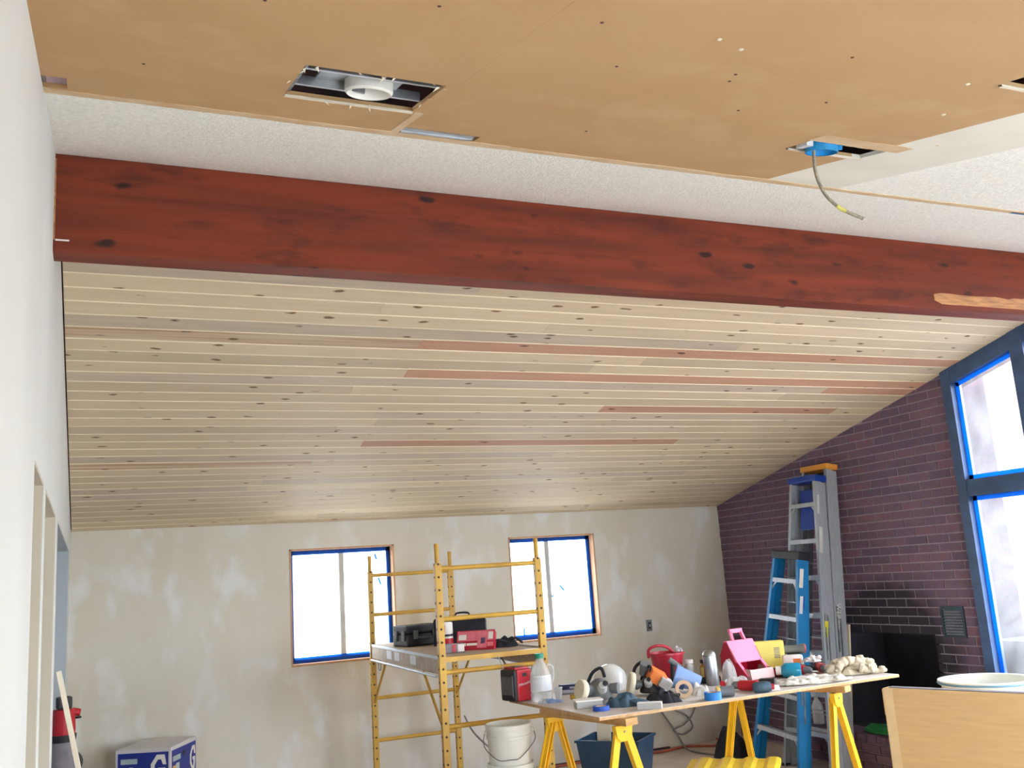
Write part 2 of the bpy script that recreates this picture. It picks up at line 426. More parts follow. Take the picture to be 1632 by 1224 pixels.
def brick_mat():
    m = bpy.data.materials.new('brick_clay'); nt, N, L, bs = nodes_of(m)
    oi = N.new('ShaderNodeObjectInfo'); tc = N.new('ShaderNodeTexCoord'); gm = N.new('ShaderNodeNewGeometry')
    n1 = N.new('ShaderNodeTexNoise'); n1.inputs['Scale'].default_value = 34; n1.inputs['Detail'].default_value = 4; L.new(gm.outputs['Position'], n1.inputs['Vector'])
    # pieces joined in one mesh still vary: colour by a coarse cell of their position
    vp = N.new('ShaderNodeVectorMath'); vp.operation = 'MULTIPLY'; vp.inputs[1].default_value = (1, 4.9, 14.77); L.new(gm.outputs['Position'], vp.inputs[0])
    wn = N.new('ShaderNodeTexNoise'); wn.inputs['Scale'].default_value = 1.0; L.new(vp.outputs[0], wn.inputs['Vector'])
    ad = N.new('ShaderNodeMath'); ad.operation = 'ADD'; L.new(oi.outputs['Random'], ad.inputs[0]); L.new(wn.outputs['Fac'], ad.inputs[1])
    hl = N.new('ShaderNodeMath'); hl.operation = 'MULTIPLY'; hl.inputs[1].default_value = 0.5; L.new(ad.outputs[0], hl.inputs[0])
    cr = N.new('ShaderNodeValToRGB'); e = cr.color_ramp.elements
    e[0].position = 0.15; e[0].color = lin((90, 78, 98)); e[1].position = 0.85; e[1].color = lin((126, 94, 108))  # purple-grey haze of lens glare is mixed into the clay colours
    x = cr.color_ramp.elements.new(0.5); x.color = lin((108, 86, 106))
    L.new(hl.outputs[0], cr.inputs[0])
    mx = N.new('ShaderNodeMix'); mx.data_type = 'RGBA'; mx.blend_type = 'OVERLAY'; mx.inputs[0].default_value = 0.45
    L.new(cr.outputs[0], mx.inputs[6]); L.new(n1.outputs['Color'], mx.inputs[7])
    # soot stain above and around the firebox
    sp = N.new('ShaderNodeSeparateXYZ'); L.new(gm.outputs['Position'], sp.inputs[0])
    def mth(op, a, b):
        q = N.new('ShaderNodeMath'); q.operation = op
        for k, v in enumerate((a, b)):
            if v is None: continue
            if isinstance(v, (int, float)): q.inputs[k].default_value = v
            else: L.new(v, q.inputs[k])
        return q.outputs[0]
    dy = mth('MULTIPLY', mth('SUBTRACT', sp.outputs[1], 6.12), 1 / 0.72)
    dz = mth('MULTIPLY', mth('SUBTRACT', sp.outputs[2], 0.95), 1 / 0.46)
    dd = mth('ADD', mth('MULTIPLY', dy, dy), mth('MULTIPLY', dz, dz))
    n3 = N.new('ShaderNodeTexNoise'); n3.inputs['Scale'].default_value = 5; L.new(gm.outputs['Position'], n3.inputs['Vector'])
    dd = mth('ADD', dd, mth('MULTIPLY', mth('SUBTRACT', n3.outputs['Fac'], 0.5), 1.1))
    mr = N.new('ShaderNodeMapRange'); mr.inputs[1].default_value = 0.70; mr.inputs[2].default_value = 1.35; mr.inputs[3].default_value = 0.95; mr.inputs[4].default_value = 0.0
    L.new(dd, mr.inputs[0])
    m2 = N.new('ShaderNodeMix'); m2.data_type = 'RGBA'; m2.inputs[7].default_value = lin((34, 34, 44)); L.new(mr.outputs[0], m2.inputs[0]); L.new(mx.outputs[2], m2.inputs[6])
    L.new(m2.outputs[2], bs.inputs['Base Color']); bs.inputs['Roughness'].default_value = 0.85
    b = N.new('ShaderNodeBump'); b.inputs['Strength'].default_value = 0.35; b.inputs['Distance'].default_value = 0.003; L.new(n1.outputs['Fac'], b.inputs['Height']); L.new(b.outputs['Normal'], bs.inputs['Normal'])
    MATS['brick_clay'] = m
brick_mat()

def film_mat(name, lo, hi):
    m = bpy.data.materials.new(name); m.use_nodes = True
    nt = m.node_tree; N, L = nt.nodes, nt.links; N.clear()
    out = N.new('ShaderNodeOutputMaterial'); t = N.new('ShaderNodeBsdfTransparent'); d = N.new('ShaderNodeBsdfTranslucent'); g = N.new('ShaderNodeBsdfGlossy')
    d.inputs['Color'].default_value = (0.95, 0.97, 1, 1); t.inputs['Color'].default_value = (0.97, 0.98, 1, 1); g.inputs['Roughness'].default_value = 0.25
    tc = N.new('ShaderNodeTexCoord'); n = N.new('ShaderNodeTexNoise'); n.inputs['Scale'].default_value = 3.5; n.inputs['Distortion'].default_value = 2.0; L.new(tc.outputs['Object'], n.inputs['Vector'])
    r = N.new('ShaderNodeMapRange'); r.inputs[1].default_value = 0.3; r.inputs[2].default_value = 0.7; r.inputs[3].default_value = lo; r.inputs[4].default_value = hi; L.new(n.outputs[0], r.inputs[0])
    a = N.new('ShaderNodeMixShader'); L.new(r.outputs[0], a.inputs[0]); L.new(t.outputs[0], a.inputs[1]); L.new(d.outputs[0], a.inputs[2])
    b = N.new('ShaderNodeMixShader'); b.inputs[0].default_value = 0.04; L.new(a.outputs[0], b.inputs[1]); L.new(g.outputs[0], b.inputs[2])
    L.new(b.outputs[0], out.inputs[0]); MATS[name] = m
film_mat('plastic_film', .42, .60)
film_mat('thin_film', .05, .085)

# ------------------------------------------------------------------ room shell
XL, XR, YB, YF = -0.137, 5.856, 8.21, -0.97
SL = 0.2385; ANG = math.atan(SL)
def zc(y): return 2.235 + SL * (YB - y)         # plank ceiling, underside
def zn(y): return 3.270 - SL * (3.55 - y)       # drywall ceiling on the near slope
HEAD = 2.068

fl = struct('floor', 'bare grey brown subfloor of the room under renovation')
MB().bx(-1.5, 6.0, -1.1, 8.35, -0.12, 0.0).build('slab', 'floor_slab', fl)

# left wall: white, three openings cut down to the floor
wl = struct('wall_left', 'white painted wall with three door openings along the left edge')
poly = [(YF, 0), (2.81, 0), (2.81, HEAD), (3.37, HEAD), (3.37, 0), (3.54, 0), (3.54, HEAD), (4.63, HEAD), (4.63, 0), (4.92, 0), (4.92, HEAD), (7.68, HEAD), (7.68, 0), (YB, 0), (YB, zc(YB) + .03), (3.61, 3.36), (YF, zn(YF) + .03)]
MB().prism(poly, XL - 0.12, XL, 'x').build('wall_face', 'white_paint', wl)
for y0, y1, m in ((2.81, 3.37, 'cream_paint'), (3.54, 4.63, 'cream_paint'), (4.92, 7.68, 'hall_daylit_blue')):  # bluish daylight on the third jamb is put into its colour
    j = MB(); j.bx(XL - .121, XL - .001, y1 - .006, y1 - .001, 0, HEAD); j.bx(XL - .121, XL - .001, y0, y1, HEAD - .006, HEAD - .001)
    j.build('jamb', m, wl)
hl = struct('wall_hall', 'pale hallway walls seen through the left openings')
MB().bx(-1.5, -1.42, YF, 8.3, 0, 2.6).bx(-1.5, XL - .12, YF - .06, YF, 0, 2.6).bx(-1.5, XL - .12, 8.25, 8.31, 0, 2.6).bx(-1.5, XL - .12, YF, 8.3, 2.45, 2.5).build('hall_face', 'hall_daylit_blue', hl)

# back wall with two window holes
wb = struct('wall_back', 'mudded drywall back wall with patches of joint compound')
WIN = [(1.528, 2.432, 1.068, 2.016), (3.522, 4.410, 1.080, 2.024)]
b = MB()
xs = [XL - .12, WIN[0][0], WIN[0][1], WIN[1][0], WIN[1][1], 6.0]
for i in range(5):
    x0, x1 = xs[i], xs[i + 1]
    if i in (1, 3):
        w = WIN[(i - 1) // 2]
        b.bx(x0, x1, YB, YB + .13, 0, w[2]); b.bx(x0, x1, YB, YB + .13, w[3], 2.30)
    else: b.bx(x0, x1, YB, YB + .13, 0, 2.30)
b.build('wall_face', 'mudded_drywall', wb)
ob = thing('outlet_box', 'small metal electrical box on the back wall', 'outlet', (4.93, YB, 1.125))
MB().bx(-.028, .028, -.012, .04, -.052, .052).build('box', 'dull_steel', ob)
MB().bx(-.014, .014, -.018, -.012, -.03, .03, .003).build('switch_body', 'black_plastic', ob)
MB().bx(-.007, .007, -.023, -.018, -.014, .014, .002).build('toggle', 'lavender', ob)

def strip(parent, p, q, w, face, t=0.003, m='tape_blue'):
    """flat tape between two points on a plane facing along the given axis"""
    return MB().bar(p, q, w, t, up=face).build('tape', m, parent)

for k, (x0, x1, z0, z1) in enumerate(WIN):
    w = struct('window_%d' % (k + 1), ('left' if k == 0 else 'right') + ' square window in the back wall, covered with white plastic film and edged with blue tape')
    d = YB + .085
    j = MB(); j.bx(x1 - .014, x1, YB - .004, YB + .13, z0, z1).build('jamb', 'jamb_pine', w)
    MB().bx(x0, x0 + .014, YB - .004, YB + .13, z0, z1).build('jamb', 'jamb_pine', w)
    MB().bx(x0, x1, YB - .004, YB + .13, z1 - .014, z1).build('head', 'jamb_pine', w)
    MB().bx(x0, x1, YB - .008, YB + .13, z0 - .004, z0 + .014).build('sill', 'jamb_pine', w)
    a0, a1, c0, c1 = x0 + .014, x1 - .014, z0 + .014, z1 - .014
    xm = (1.985, 3.945)[k]
    fr = MB(); fr.bx(a0, a0 + .03, d, d + .04, c0, c1); fr.bx(a1 - .03, a1, d, d + .04, c0, c1); fr.bx(a0, a1, d, d + .04, c1 - .03, c1); fr.bx(a0, a1, d, d + .04, c0, c0 + .035); fr.build('sash_frame', 'window_vinyl', w)
    MB().bx(xm - .022, xm + .022, d + .002, d + .038, c0, c1).build('mullion', 'window_vinyl', w)
    MB().bx(a0 + .03, xm - .02, d + .012, d + .014, c0 + .03, c1 - .03).build('pane', 'plastic_film', w)
    MB().bx(xm + .02, a1 - .03, d + .012, d + .014, c0 + .03, c1 - .03).build('pane', 'plastic_film', w)
    F = (0, -1, 0); t = d - .003
    strip(w, (a0, t, c1 - .018), (a1, t, c1 - .018), .036, F); strip(w, (a0, t, c0 + .024), (a1, t, c0 + .024), .048, F)
    strip(w, (a0 + .012, t, c0), (a0 + .012, t, c1), .024, F); strip(w, (a1 - .018, t, c0), (a1 - .018, t, c1), .036, F)
    scraps = [((2.285, 1.945), (2.30, 1.895)), ((2.31, 1.74), (2.33, 1.68))] if k == 0 else [((4.06, 1.56), (4.10, 1.51)), ((3.955, 1.455), (3.99, 1.475)), ((3.66, 1.115), (3.665, 1.20))]
    for p, q in scraps: strip(w, (p[0], d + .009, p[1]), (q[0], d + .009, q[1]), .016, F)

# right wall: brick section with firebox, then the gable window
wr = struct('wall_right', 'dark red brick fireplace wall rising under the sloped plank ceiling')
YE = 5.19
FB = (5.62, 6.68, 0.28, 1.0325)                                # firebox opening
BK = XR + .0035
poly = [(YE, 0), (FB[0], 0), (FB[0], FB[3]), (FB[1], FB[3]), (FB[1], 0), (YB, 0), (YB, zc(YB) + .02), (YE, zc(YE) + .02)]
MB().prism(poly, BK, BK + .12, 'x').build('mortar_bed', 'mortar', wr)
f = MB(); f.bx(BK, 6.40, FB[0] - .03, FB[0], 0, FB[3]); f.bx(BK, 6.40, FB[1], FB[1] + .03, 0, FB[3]); f.bx(6.36, 6.40, FB[0], FB[1], 0, FB[3] + .3); f.bx(BK + .1, 6.40, FB[0], FB[1], FB[3] + .26, FB[3] + .3); f.bx(BK, 6.40, FB[0], FB[1], 0.2, FB[2])
f.build('firebox', 'soot_black', wr)
MB().bx(XR + .001, BK + .121, FB[0], FB[1], FB[3] - .002, FB[3] + .004).bx(BK, BK + .121, FB[0] - .001, FB[0] + .003, 0, FB[3]).bx(BK, BK + .121, FB[1] - .003, FB[1] + .001, 0, FB[3]).build('soot_lining', 'soot_black', wr)
MB().bx(BK - .004, BK + .004, YE - .02, YE, 0, zc(YE)).build('edge_trim', 'mortar', wr)

def clip(poly, fn):
    out = []
    for i, p in enumerate(poly):
        q = poly[(i + 1) % len(poly)]; a, b_ = fn(p), fn(q)
        if a >= 0: out.append(p)
        if (a >= 0) != (b_ >= 0):
            t = a / (a - b_); out.append((p[0] + (q[0] - p[0]) * t, p[1] + (q[1] - p[1]) * t))
    return out
CH, CL, G = 0.0677, 0.2035, 0.0045
VENT = (5.315, 5.53, 1.0325, 1.2356)
full = MB().bx(-.004, .02, G, CL - G, G, CH - G).data('brick'); full.materials.append(MATS['brick_clay'])
bricks = []
for r in range(48):
    zb = .017 + r * CH
    off = 5.351 if r % 2 else 5.351 + CL / 2
    y = off - CL * 2
    while y < YB:
        a0, a1, b0, b1 = max(y + G, YE + .003), min(y + CL - G, YB - .003), zb + G, zb + CH - G
        cells = [(a0, a1)]
        if b0 < FB[3] - .002 and b1 > 0: cells = [(max(s, lo), min(e, hi)) for s, e in cells for lo, hi in ((0, FB[0]), (FB[1], 99)) if min(e, hi) - max(s, lo) > .012]
        if b0 < VENT[3] - .002 and b1 > VENT[2] + .002: cells = [(max(s, lo), min(e, hi)) for s, e in cells for lo, hi in ((0, VENT[0]), (VENT[1], 99)) if min(e, hi) - max(s, lo) > .012]
        for s, e in cells:
            if e - s < .012: continue
            cut = b1 > zc(e) - .004
            if b0 > zc(s) - .02: continue
            bricks.append((s, e, b0, b1, cut, abs(s - y - G) < 1e-6 and abs(e - (y + CL - G)) < 1e-6 and not cut, y, zb))
        y += CL
bricks.sort(key=lambda t: (t[2] < 0.30) * 100 + (t[2] < 0.85 and t[0] > 6.7) * 50 + t[0])
rest = MB()
for i, (s, e, b0, b1, cut, whole, y, zb) in enumerate(bricks):
    jut = random.uniform(-.0015, .0015)
    pl = [(s, b0), (e, b0), (e, b1), (s, b1)]
    if cut: pl = clip(pl, lambda p: zc(p[0]) - .004 - p[1])
    if len(pl) < 3: continue
    if i < 300:
        if whole: link('brick', full, wr, loc=(XR + .004 + jut, y, zb))
        else: MB().prism(pl, XR + jut, XR + .024, 'x').build('brick', 'brick_clay', wr)
    else: rest.prism(pl, XR + jut, XR + .024, 'x')
o = rest.build('brick_field', 'brick_clay', wr); o['kind'] = 'stuff'

vg = thing('vent_grille', 'dark louvred metal vent set into the brick beside the firebox', 'vent', (XR, 5.4225, 1.134))
g = MB(); g.bx(-.008, .01, -.105, -.088, -.112, .112); g.bx(-.008, .01, .088, .105, -.112, .112); g.bx(-.008, .01, -.088, .088, .09, .112); g.bx(-.008, .01, -.088, .088, -.112, -.095); g.build('frame', 'grille', vg)
MB().bx(.02, .03, -.105, .105, -.112, .112).build('back_plate', 'soot_black', vg)
for k in range(9): MB().box((0.0, 0, -.082 + k * .0205), (.020, .176, .004), (0, R(38), 0)).build('louvre', 'grille_slat', vg)

hearth = thing('fireplace_hearth', 'raised red brick hearth in front of the dark firebox', 'hearth', (5.73, 6.1, 0))
MB().bx(-.122, .126, -.842, .842, 0, .245).build('core', 'mortar', hearth)
hb = MB().bx(-.006, .02, G, CL - G, G, CH - G).data('hearth_brick'); hb.materials.append(MATS['brick_clay'])
for r in range(3):
    for n in range(8): link('brick', hb, hearth, loc=(-.128, -.85 + n * CL + (r % 2) * CL / 2 * .6, .012 + r * CH))
for n in range(16): MB().bx(-.135, .12, -.845 + n * .1055, -.845 + n * .1055 + .098, .222, .28).build('brick', 'brick_clay', hearth)

# gable window: posts, transom, sloped head, panes
w3 = struct('window_3', 'tall gable window with dark frame, plastic film and bright blue tape edges')
BAYS = [(4.556, 5.09), (3.67, 4.45), (2.77, 3.55), (2.13, 2.664)]
ZS, ZT0, ZT1 = 0.30, 2.025, 2.146
def top(y): return zc(y) if y > 3.61 else zn(y)
def zb_(y): return top(y) - .115
posts = [(5.09, 5.172), (4.45, 4.556), (3.55, 3.67), (2.664, 2.77), (2.03, 2.13)]
for y0, y1 in posts:
    MB().prism([(y0, 0), (y1, 0), (y1, top(y1) + .01), ((y0 + y1) / 2, top((y0 + y1) / 2) + .01), (y0, top(y0) + .01)], 5.815, 5.93, 'x').build('post', 'frame_dark', w3)
for y0, y1 in BAYS:
    MB().bx(5.82, 5.925, y0, y1, ZT0, ZT1).build('transom', 'frame_dark', w3)
    MB().bx(5.82, 5.925, y0, y1, 0.0, ZS).build('sill_panel', 'frame_dark', w3)
    MB().prism([(y0, zb_(y0)), (y1, zb_(y1)), (y1, top(y1) + .01), (y0, top(y0) + .01)], 5.82, 5.925, 'x').build('head_rail', 'frame_dark', w3)
    MB().prism([(y0, ZS), (y1, ZS), (y1, ZT0), (y0, ZT0)], 5.874, 5.876, 'x').build('pane', 'thin_film', w3)
    MB().prism([(y0, ZT1), (y1, ZT1), (y1, zb_(y1)), (y0, zb_(y0))], 5.874, 5.876, 'x').build('pane', 'thin_film', w3)
    for pts in ([(y0, ZS), (y1, ZS), (y1, ZT0), (y0, ZT0)], [(y0, ZT1), (y1, ZT1), (y1, zb_(y1)), (y0, zb_(y0))]):
        cy, cz = (y0 + y1) / 2, sum(p[1] for p in pts) / 4
        for i in range(4):
            p, q = pts[i], pts[(i + 1) % 4]
            n = Vector((cy - (p[0] + q[0]) / 2, cz - (p[1] + q[1]) / 2)); e = Vector((q[0] - p[0], q[1] - p[1])).normalized(); n = (n - e * n.dot(e)).normalized() * .016
            strip(w3, (5.868, p[0] + n.x, p[1] + n.y), (5.868, q[0] + n.x, q[1] + n.y), .032, (-1, 0, 0))
ws = struct('wall_right_front', 'plain drywall of the right wall nearer the camera')
MB().prism([(YF, 0), (2.03, 0), (2.03, zn(2.03) + .02), (YF, zn(YF) + .02)], 5.83, 5.95, 'x').build('wall_face', 'mudded_drywall', ws)

# wall behind the camera with a wide window added for fill daylight
wf = struct('wall_front', 'white wall behind the camera with a wide added window')
b = MB(); b.bx(XL - .12, 0.9, YF - .12, YF, 0, 2.3); b.bx(4.9, 6.0, YF - .12, YF, 0, 2.3); b.bx(.9, 4.9, YF - .12, YF, 0, .4); b.bx(.9, 4.9, YF - .12, YF, 2.0, 2.3); b.build('wall_face', 'white_paint', wf)
w4 = struct('window_4', 'wide window added behind the camera for fill light, covered with plastic film')
MB().bx(.9, 4.9, YF - .07, YF - .068, .4, 2.0).build('pane', 'plastic_film', w4)
for x in (.9, 2.2, 3.5, 4.84): MB().bx(x, x + .06, YF - .10, YF - .04, .4, 2.0).build('mullion', 'window_vinyl', w4)

# ------------------------------------------------------------------ ceiling
ce = struct('ceiling', 'sloped ceiling, new pine planks beyond the beam and stripped drywall on the near side')
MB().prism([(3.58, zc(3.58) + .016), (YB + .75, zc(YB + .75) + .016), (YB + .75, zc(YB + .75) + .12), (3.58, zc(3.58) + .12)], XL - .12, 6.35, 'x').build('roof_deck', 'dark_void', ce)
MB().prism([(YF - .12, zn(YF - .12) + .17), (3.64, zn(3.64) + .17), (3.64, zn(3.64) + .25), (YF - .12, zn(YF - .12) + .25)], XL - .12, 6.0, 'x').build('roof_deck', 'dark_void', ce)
PW = .125; DY = PW * math.cos(ANG)
def plank(x0, x1, k, m):
    t = .016; c = .006
    sec = [(.0004, c), (c, 0), (PW - c, 0), (PW - .0004, c), (PW - .0004, t), (.0004, t)]
    mb = MB(); A = [mb.bm.verts.new((0, y, z)) for y, z in sec]; B = [mb.bm.verts.new((x1 - x0 - .0012, y, z)) for y, z in sec]
    mb.bm.faces.new(A); mb.bm.faces.new(B[::-1])
    for i in range(6): mb.bm.faces.new((A[i], B[i], B[(i + 1) % 6], A[(i + 1) % 6]))
    me = mb.data('plank'); me.materials.append(MATS[m]); me.materials.append(MATS['pine_bevel_lit'])
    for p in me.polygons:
        if p.area > 0 and abs(p.normal.y) > .3 and p.normal.z < -.3: p.material_index = 1  # paler bevels paint the light-catching joint lines into the wood colour
    y = 3.745 + DY * k
    link('plank', me, ce, loc=(x0, y, zc(y)), rot=(-ANG, 0, 0))
RED = {10: (1.69, 9), 13: (1.715, 9), 17: (3.295, 5.4), 22: (1.723, 4.3), 14: (5.0, 9)}
k = -1
while 3.745 + DY * (k + 1) < YB + .05:
    cuts = [XL + .007]
    if k in RED:
        cuts += [RED[k][0]] + ([RED[k][1]] if RED[k][1] < XR else [])
    else:
        x = XL + random.uniform(1.2, 4.2)
        while x < XR - .5: cuts.append(x); x += random.uniform(2.4, 4.2)
    cuts.append(XR + .01)
    for i in range(len(cuts) - 1):
        red = k in RED and i == 1
        m = 'pine_red' if red else ('pine_streak' if i == 0 and k in (10, 25) else random.choice(['pine', 'pine', 'pine', 'pine', 'pine_grey']))
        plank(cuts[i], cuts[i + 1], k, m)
    k += 1

# near slope: old textured drywall, brown stripped sheets, smooth strip
def slab(x0, x1, y0, y1, drop=0.0, t=.013):
    return [(y0, zn(y0) - drop), (y1, zn(y1) - drop), (y1, zn(y1) - drop + t), (y0, zn(y0) - drop + t)]
HOLES = [(.458, .818, 2.12, 2.398), (.852, 1.100, 2.578, 2.640), (-.137, -.077, 2.53, 2.636), (2.0, 2.30, 2.11, 2.226), (2.0, 2.30, 1.36, 1.468)]
def holed(x0, x1, y0, y1, drop, t):
    mb = MB()
    hs = [h for h in HOLES if h[0] < x1 - .001 and h[1] > x0 + .001 and h[2] < y1 and h[3] > y0]
    X = sorted({x0, x1} | {min(max(v, x0), x1) for h in hs for v in h[:2]}); Y = sorted({y0, y1} | {min(max(v, y0), y1) for h in hs for v in h[2:]})
    for i in range(len(X) - 1):
        for j in range(len(Y) - 1):
            cx, cy = (X[i] + X[i + 1]) / 2, (Y[j] + Y[j + 1]) / 2
            if any(h[0] < cx < h[1] and h[2] < cy < h[3] for h in hs): continue
            mb.prism(slab(X[i], X[i + 1], Y[j], Y[j + 1], drop, t), X[i], X[i + 1], 'x')
    return mb
MB().prism(slab(0, 0, 2.665, 3.62), XL - .02, 6.0, 'x').build('textured_drywall', 'popcorn', ce)
MB().prism(slab(0, 0, YF - .05, 2.665), 2.60, 6.0, 'x').build('textured_drywall', 'popcorn', ce)
holed(XL - .02, .846, YF - .05, 2.665, 0, .0128).build('drywall_sheet', 'brown_paper', ce)
holed(.8464, 2.265, YF - .05, 2.665, 0, .0128).build('drywall_sheet', 'brown_paper', ce)
holed(2.265, 2.60, YF - .05, 2.665, 0, .0128).build('smooth_strip', 'smooth_white', ce)
def ragged(x0, x1, y0, y1, n, amp, drop, seed):
    mb = MB(); lo, hi = [], []
    for i in range(n + 1):
        x = x0 + (x1 - x0) * i / n
        lo.append((x, y0 + amp * noise.noise(Vector((x * 6, seed, 0))) + amp * .6 * noise.noise(Vector((x * 31, seed, 3)))))
        hi.append((x, y1 + amp * .6 * noise.noise(Vector((x * 7, seed, 9))) + amp * .4 * noise.noise(Vector((x * 40, seed, 3)))))
    V = [[mb.bm.verts.new((x, y, zn(y) - d)) for x, y in row for d in (0,)] for row, d0 in ((lo, 0), (hi, 0))]
    W = [[mb.bm.verts.new((x, y, zn(y) - drop)) for x, y in row] for row in (lo, hi)]
    for i in range(n):
        mb.bm.faces.new((W[0][i], W[0][i + 1], W[1][i + 1], W[1][i]))
        mb.bm.faces.new((V[0][i], W[0][i], W[0][i + 1], V[0][i + 1])); mb.bm.faces.new((V[1][i], V[1][i + 1], W[1][i + 1], W[1][i]))
    return mb
ragged(XL, 4.4, 2.648, 2.69, 260, .008, .003, 1.5).build('torn_paper_strip', 'torn_edge', ce)
# gypsum lips and shreds of paper round the cut holes
for h in HOLES[:1] + HOLES[3:]:
    ragged(h[0], h[1], h[3] - .004, h[3] + .007, 40, .004, .006, h[0] * 9).build('gypsum_lip', 'gypsum', ce)
for i in range(22):
    h = HOLES[0]; side = i % 4
    x = random.uniform(h[0], h[1]) if side < 2 else (h[0] if side == 2 else h[1]) + random.uniform(-.012, .012)
    y = (h[2] if side == 0 else h[3]) + random.uniform(-.008, .008) if side < 2 else random.uniform(h[2], h[3])
    a = random.uniform(0, 6.3); l = random.uniform(.008, .022)
    p = [(x, y, zn(y) - .001), (x + l * math.cos(a), y + l * math.sin(a), zn(y) - .001 - l * .5), (x + l * .5 * math.cos(a + 1), y + l * .5 * math.sin(a + 1), zn(y) - .002), (x + .002, y + .002, zn(y) + .003)]
    MB().poly(p, [(0, 1, 2), (0, 2, 3), (1, 3, 2), (0, 3, 1)]).build('paper_shred', 'gypsum', ce)
# pale scrape beside the seam and two torn bits
ragged(.826, .852, 2.40, 2.655, 24, .004, .0015, 4.2).build('torn_paper_strip', 'torn_edge', ce)
ragged(1.985, 2.34, 2.045, 2.115, 30, .010, .0012, 8.2).build('torn_paper_strip', 'torn_edge', ce)
for x, y in ((2.10, 1.72), (1.93, 1.50), (2.37, 1.98), (1.22, 1.52), (1.30, 1.55)):
    a = MB(); a.lathe([(.0, -.003), (.005, -.002), (.007, .001)], 7); a.build('plaster_crumb', 'gypsum', ce, loc=(x, y, zn(y)))
for x, y in ((.62, 1.62), (.95, 1.55), (1.12, 1.78), (1.42, 1.75), (1.40, 1.70), (1.60, 1.95), (.30, 1.75), (1.75, 1.78), (1.55, 1.48), (.1, 2.3), (1.35, 2.35)):
    MB().lathe([(.0, -.0012), (.004, -.001), (.005, .001)], 6).build('screw_head', 'dark_void', ce, loc=(x, y, zn(y)))
MB().prism(slab(0, 0, 2.665, 2.69, .003, .003), 3.57, 4.1, 'x').build('tape', 'tape_blue', ce)  # blue strip stands in for a dark slot, its shade given as colour

# ------------------------------------------------------------------ ridge beam
bm_ = thing('ridge_beam', 'long red stained wooden ridge beam with knots crossing the whole room', 'beam', (0, 3.61, 0))
b = MB(); b.bx(XL - .02, XR + .02, -.06, .06, 2.905, 3.27, .004); b.build('beam_body', 'beam_wood', bm_)
rp = MB()
for seg in range(26):
    pass
lo, hi = [], []
for i in range(27):
    x = 4.04 + i * .05
    lo.append((x, 2.934 + .004 * noise.noise(Vector((x * 9, 1, 1))) + (.02 if i == 0 else 0)))
    hi.append((x, 2.992 + .012 * noise.noise(Vector((x * 5, 4, 1))) + .008 * noise.noise(Vector((x * 21, 4, 1))) - (.01 if i == 0 else 0)))
rp.prism(lo + hi[::-1], -.0618, -.0595, 'y').build('bare_patch', 'bare_wood', bm_)
MB().bx(-.13, -.085, -.0625, -.0595, 2.942, 2.948).build('staple_mark', 'print_white', bm_)
MB().bx(-.137, -.132, -.063, -.058, 2.945, 3.25).build('end_edge', 'bare_wood', bm_)

# ------------------------------------------------------------------ ceiling fittings
def onceil(x, y, d=0.0): return Vector((x, y, zn(y) - d))
CR = (ANG, 0, 0)
lt = thing('recessed_light', 'recessed light housing with white ring in the large cut ceiling hole', 'light fixture', onceil(.638, 2.259), CR)
MB().bx(-.175, .175, -.108, -.095, .004, .030).build('rail', 'steel', lt)
MB().bx(-.175, .02, .060, .073, .010, .034).build('rail', 'steel', lt)
MB().bx(.08, .175, .060, .073, .010, .034).build('rail', 'steel', lt)
MB().bx(-.115, .105, -.095, .060, .030, .036).build('plate', 'dull_steel', lt)
MB().bx(-.178, -.168, -.13, .13, .006, .05).build('bracket', 'dull_steel', lt)
MB().lathe([(.064, .030), (.064, .002), (.058, -.004), (.054, .002), (.052, .09), (0.0, .095)], 32, cap=False).build('ring', 'enamel_white', lt, True, loc=(.02, .02, 0))
MB().bx(-.012, .012, -.006, .006, -.004, .004).build('socket', 'amber', lt, loc=(.035, .03, .06))
jb = thing('junction_box', 'bright blue plastic junction box hanging in the right ceiling hole', 'junction box', onceil(2.085, 2.168), CR)
MB().lathe([(.046, -.018), (.050, -.018), (.050, .06), (.0, .062)], 20, cap=False).build('box', 'box_blue', jb, True)
MB().lathe([(.0, .0), (.044, .0), (.046, -.004), (.044, -.016)], 20, cap=False).build('inside', 'box_blue', jb, True)
MB().bx(-.075, -.05, -.02, .03, -.006, .03).build('ear', 'label_white', jb)
MB().bx(.05, .066, -.02, .02, -.004, .03).build('ear', 'box_blue', jb)
cd = thing('flex_conduit', 'grey metal flex conduit dangling from the blue junction box', 'conduit', (0, 0, 0))
cp = [(2.062, 2.17, 2.955), (2.052, 2.17, 2.915), (2.050, 2.17, 2.852), (2.069, 2.17, 2.792), (2.108, 2.17, 2.754), (2.155, 2.17, 2.732), (2.216, 2.17, 2.716)]
def smooth_path(p, n):
    p = [Vector(q) for q in p]; out = []
    for i in range(len(p) - 1):
        a, b_, c, d = p[max(i - 1, 0)], p[i], p[i + 1], p[min(i + 2, len(p) - 1)]
        for k in range(n):
            t = k / n; out.append(0.5 * ((2 * b_) + (c - a) * t + (2 * a - 5 * b_ + 4 * c - d) * t * t + (3 * b_ - a - 3 * c + d) * t ** 3))
    out.append(p[-1]); return out
sp = smooth_path(cp, 22)
MB().tube(sp, [.0048 + (.0011 if i % 2 else 0) for i in range(len(sp))], 8).build('sheath', 'conduit', cd)
MB().tube(sp[92:108], .0066, 8).build('tag', 'conduit_tag', cd)
MB().tube([sp[-1], sp[-1] + Vector((.01, 0, .004))], .0012, 5).build('wire_end', 'dull_steel', cd)
for x0, x1, y0, y1 in HOLES[3:4]: MB().bx(2.17, 2.20, y0 + .02, y1 - .02, zn(2.17) + .03, zn(2.17) + .06).build('insulation_tuft', 'dark_void', ce)
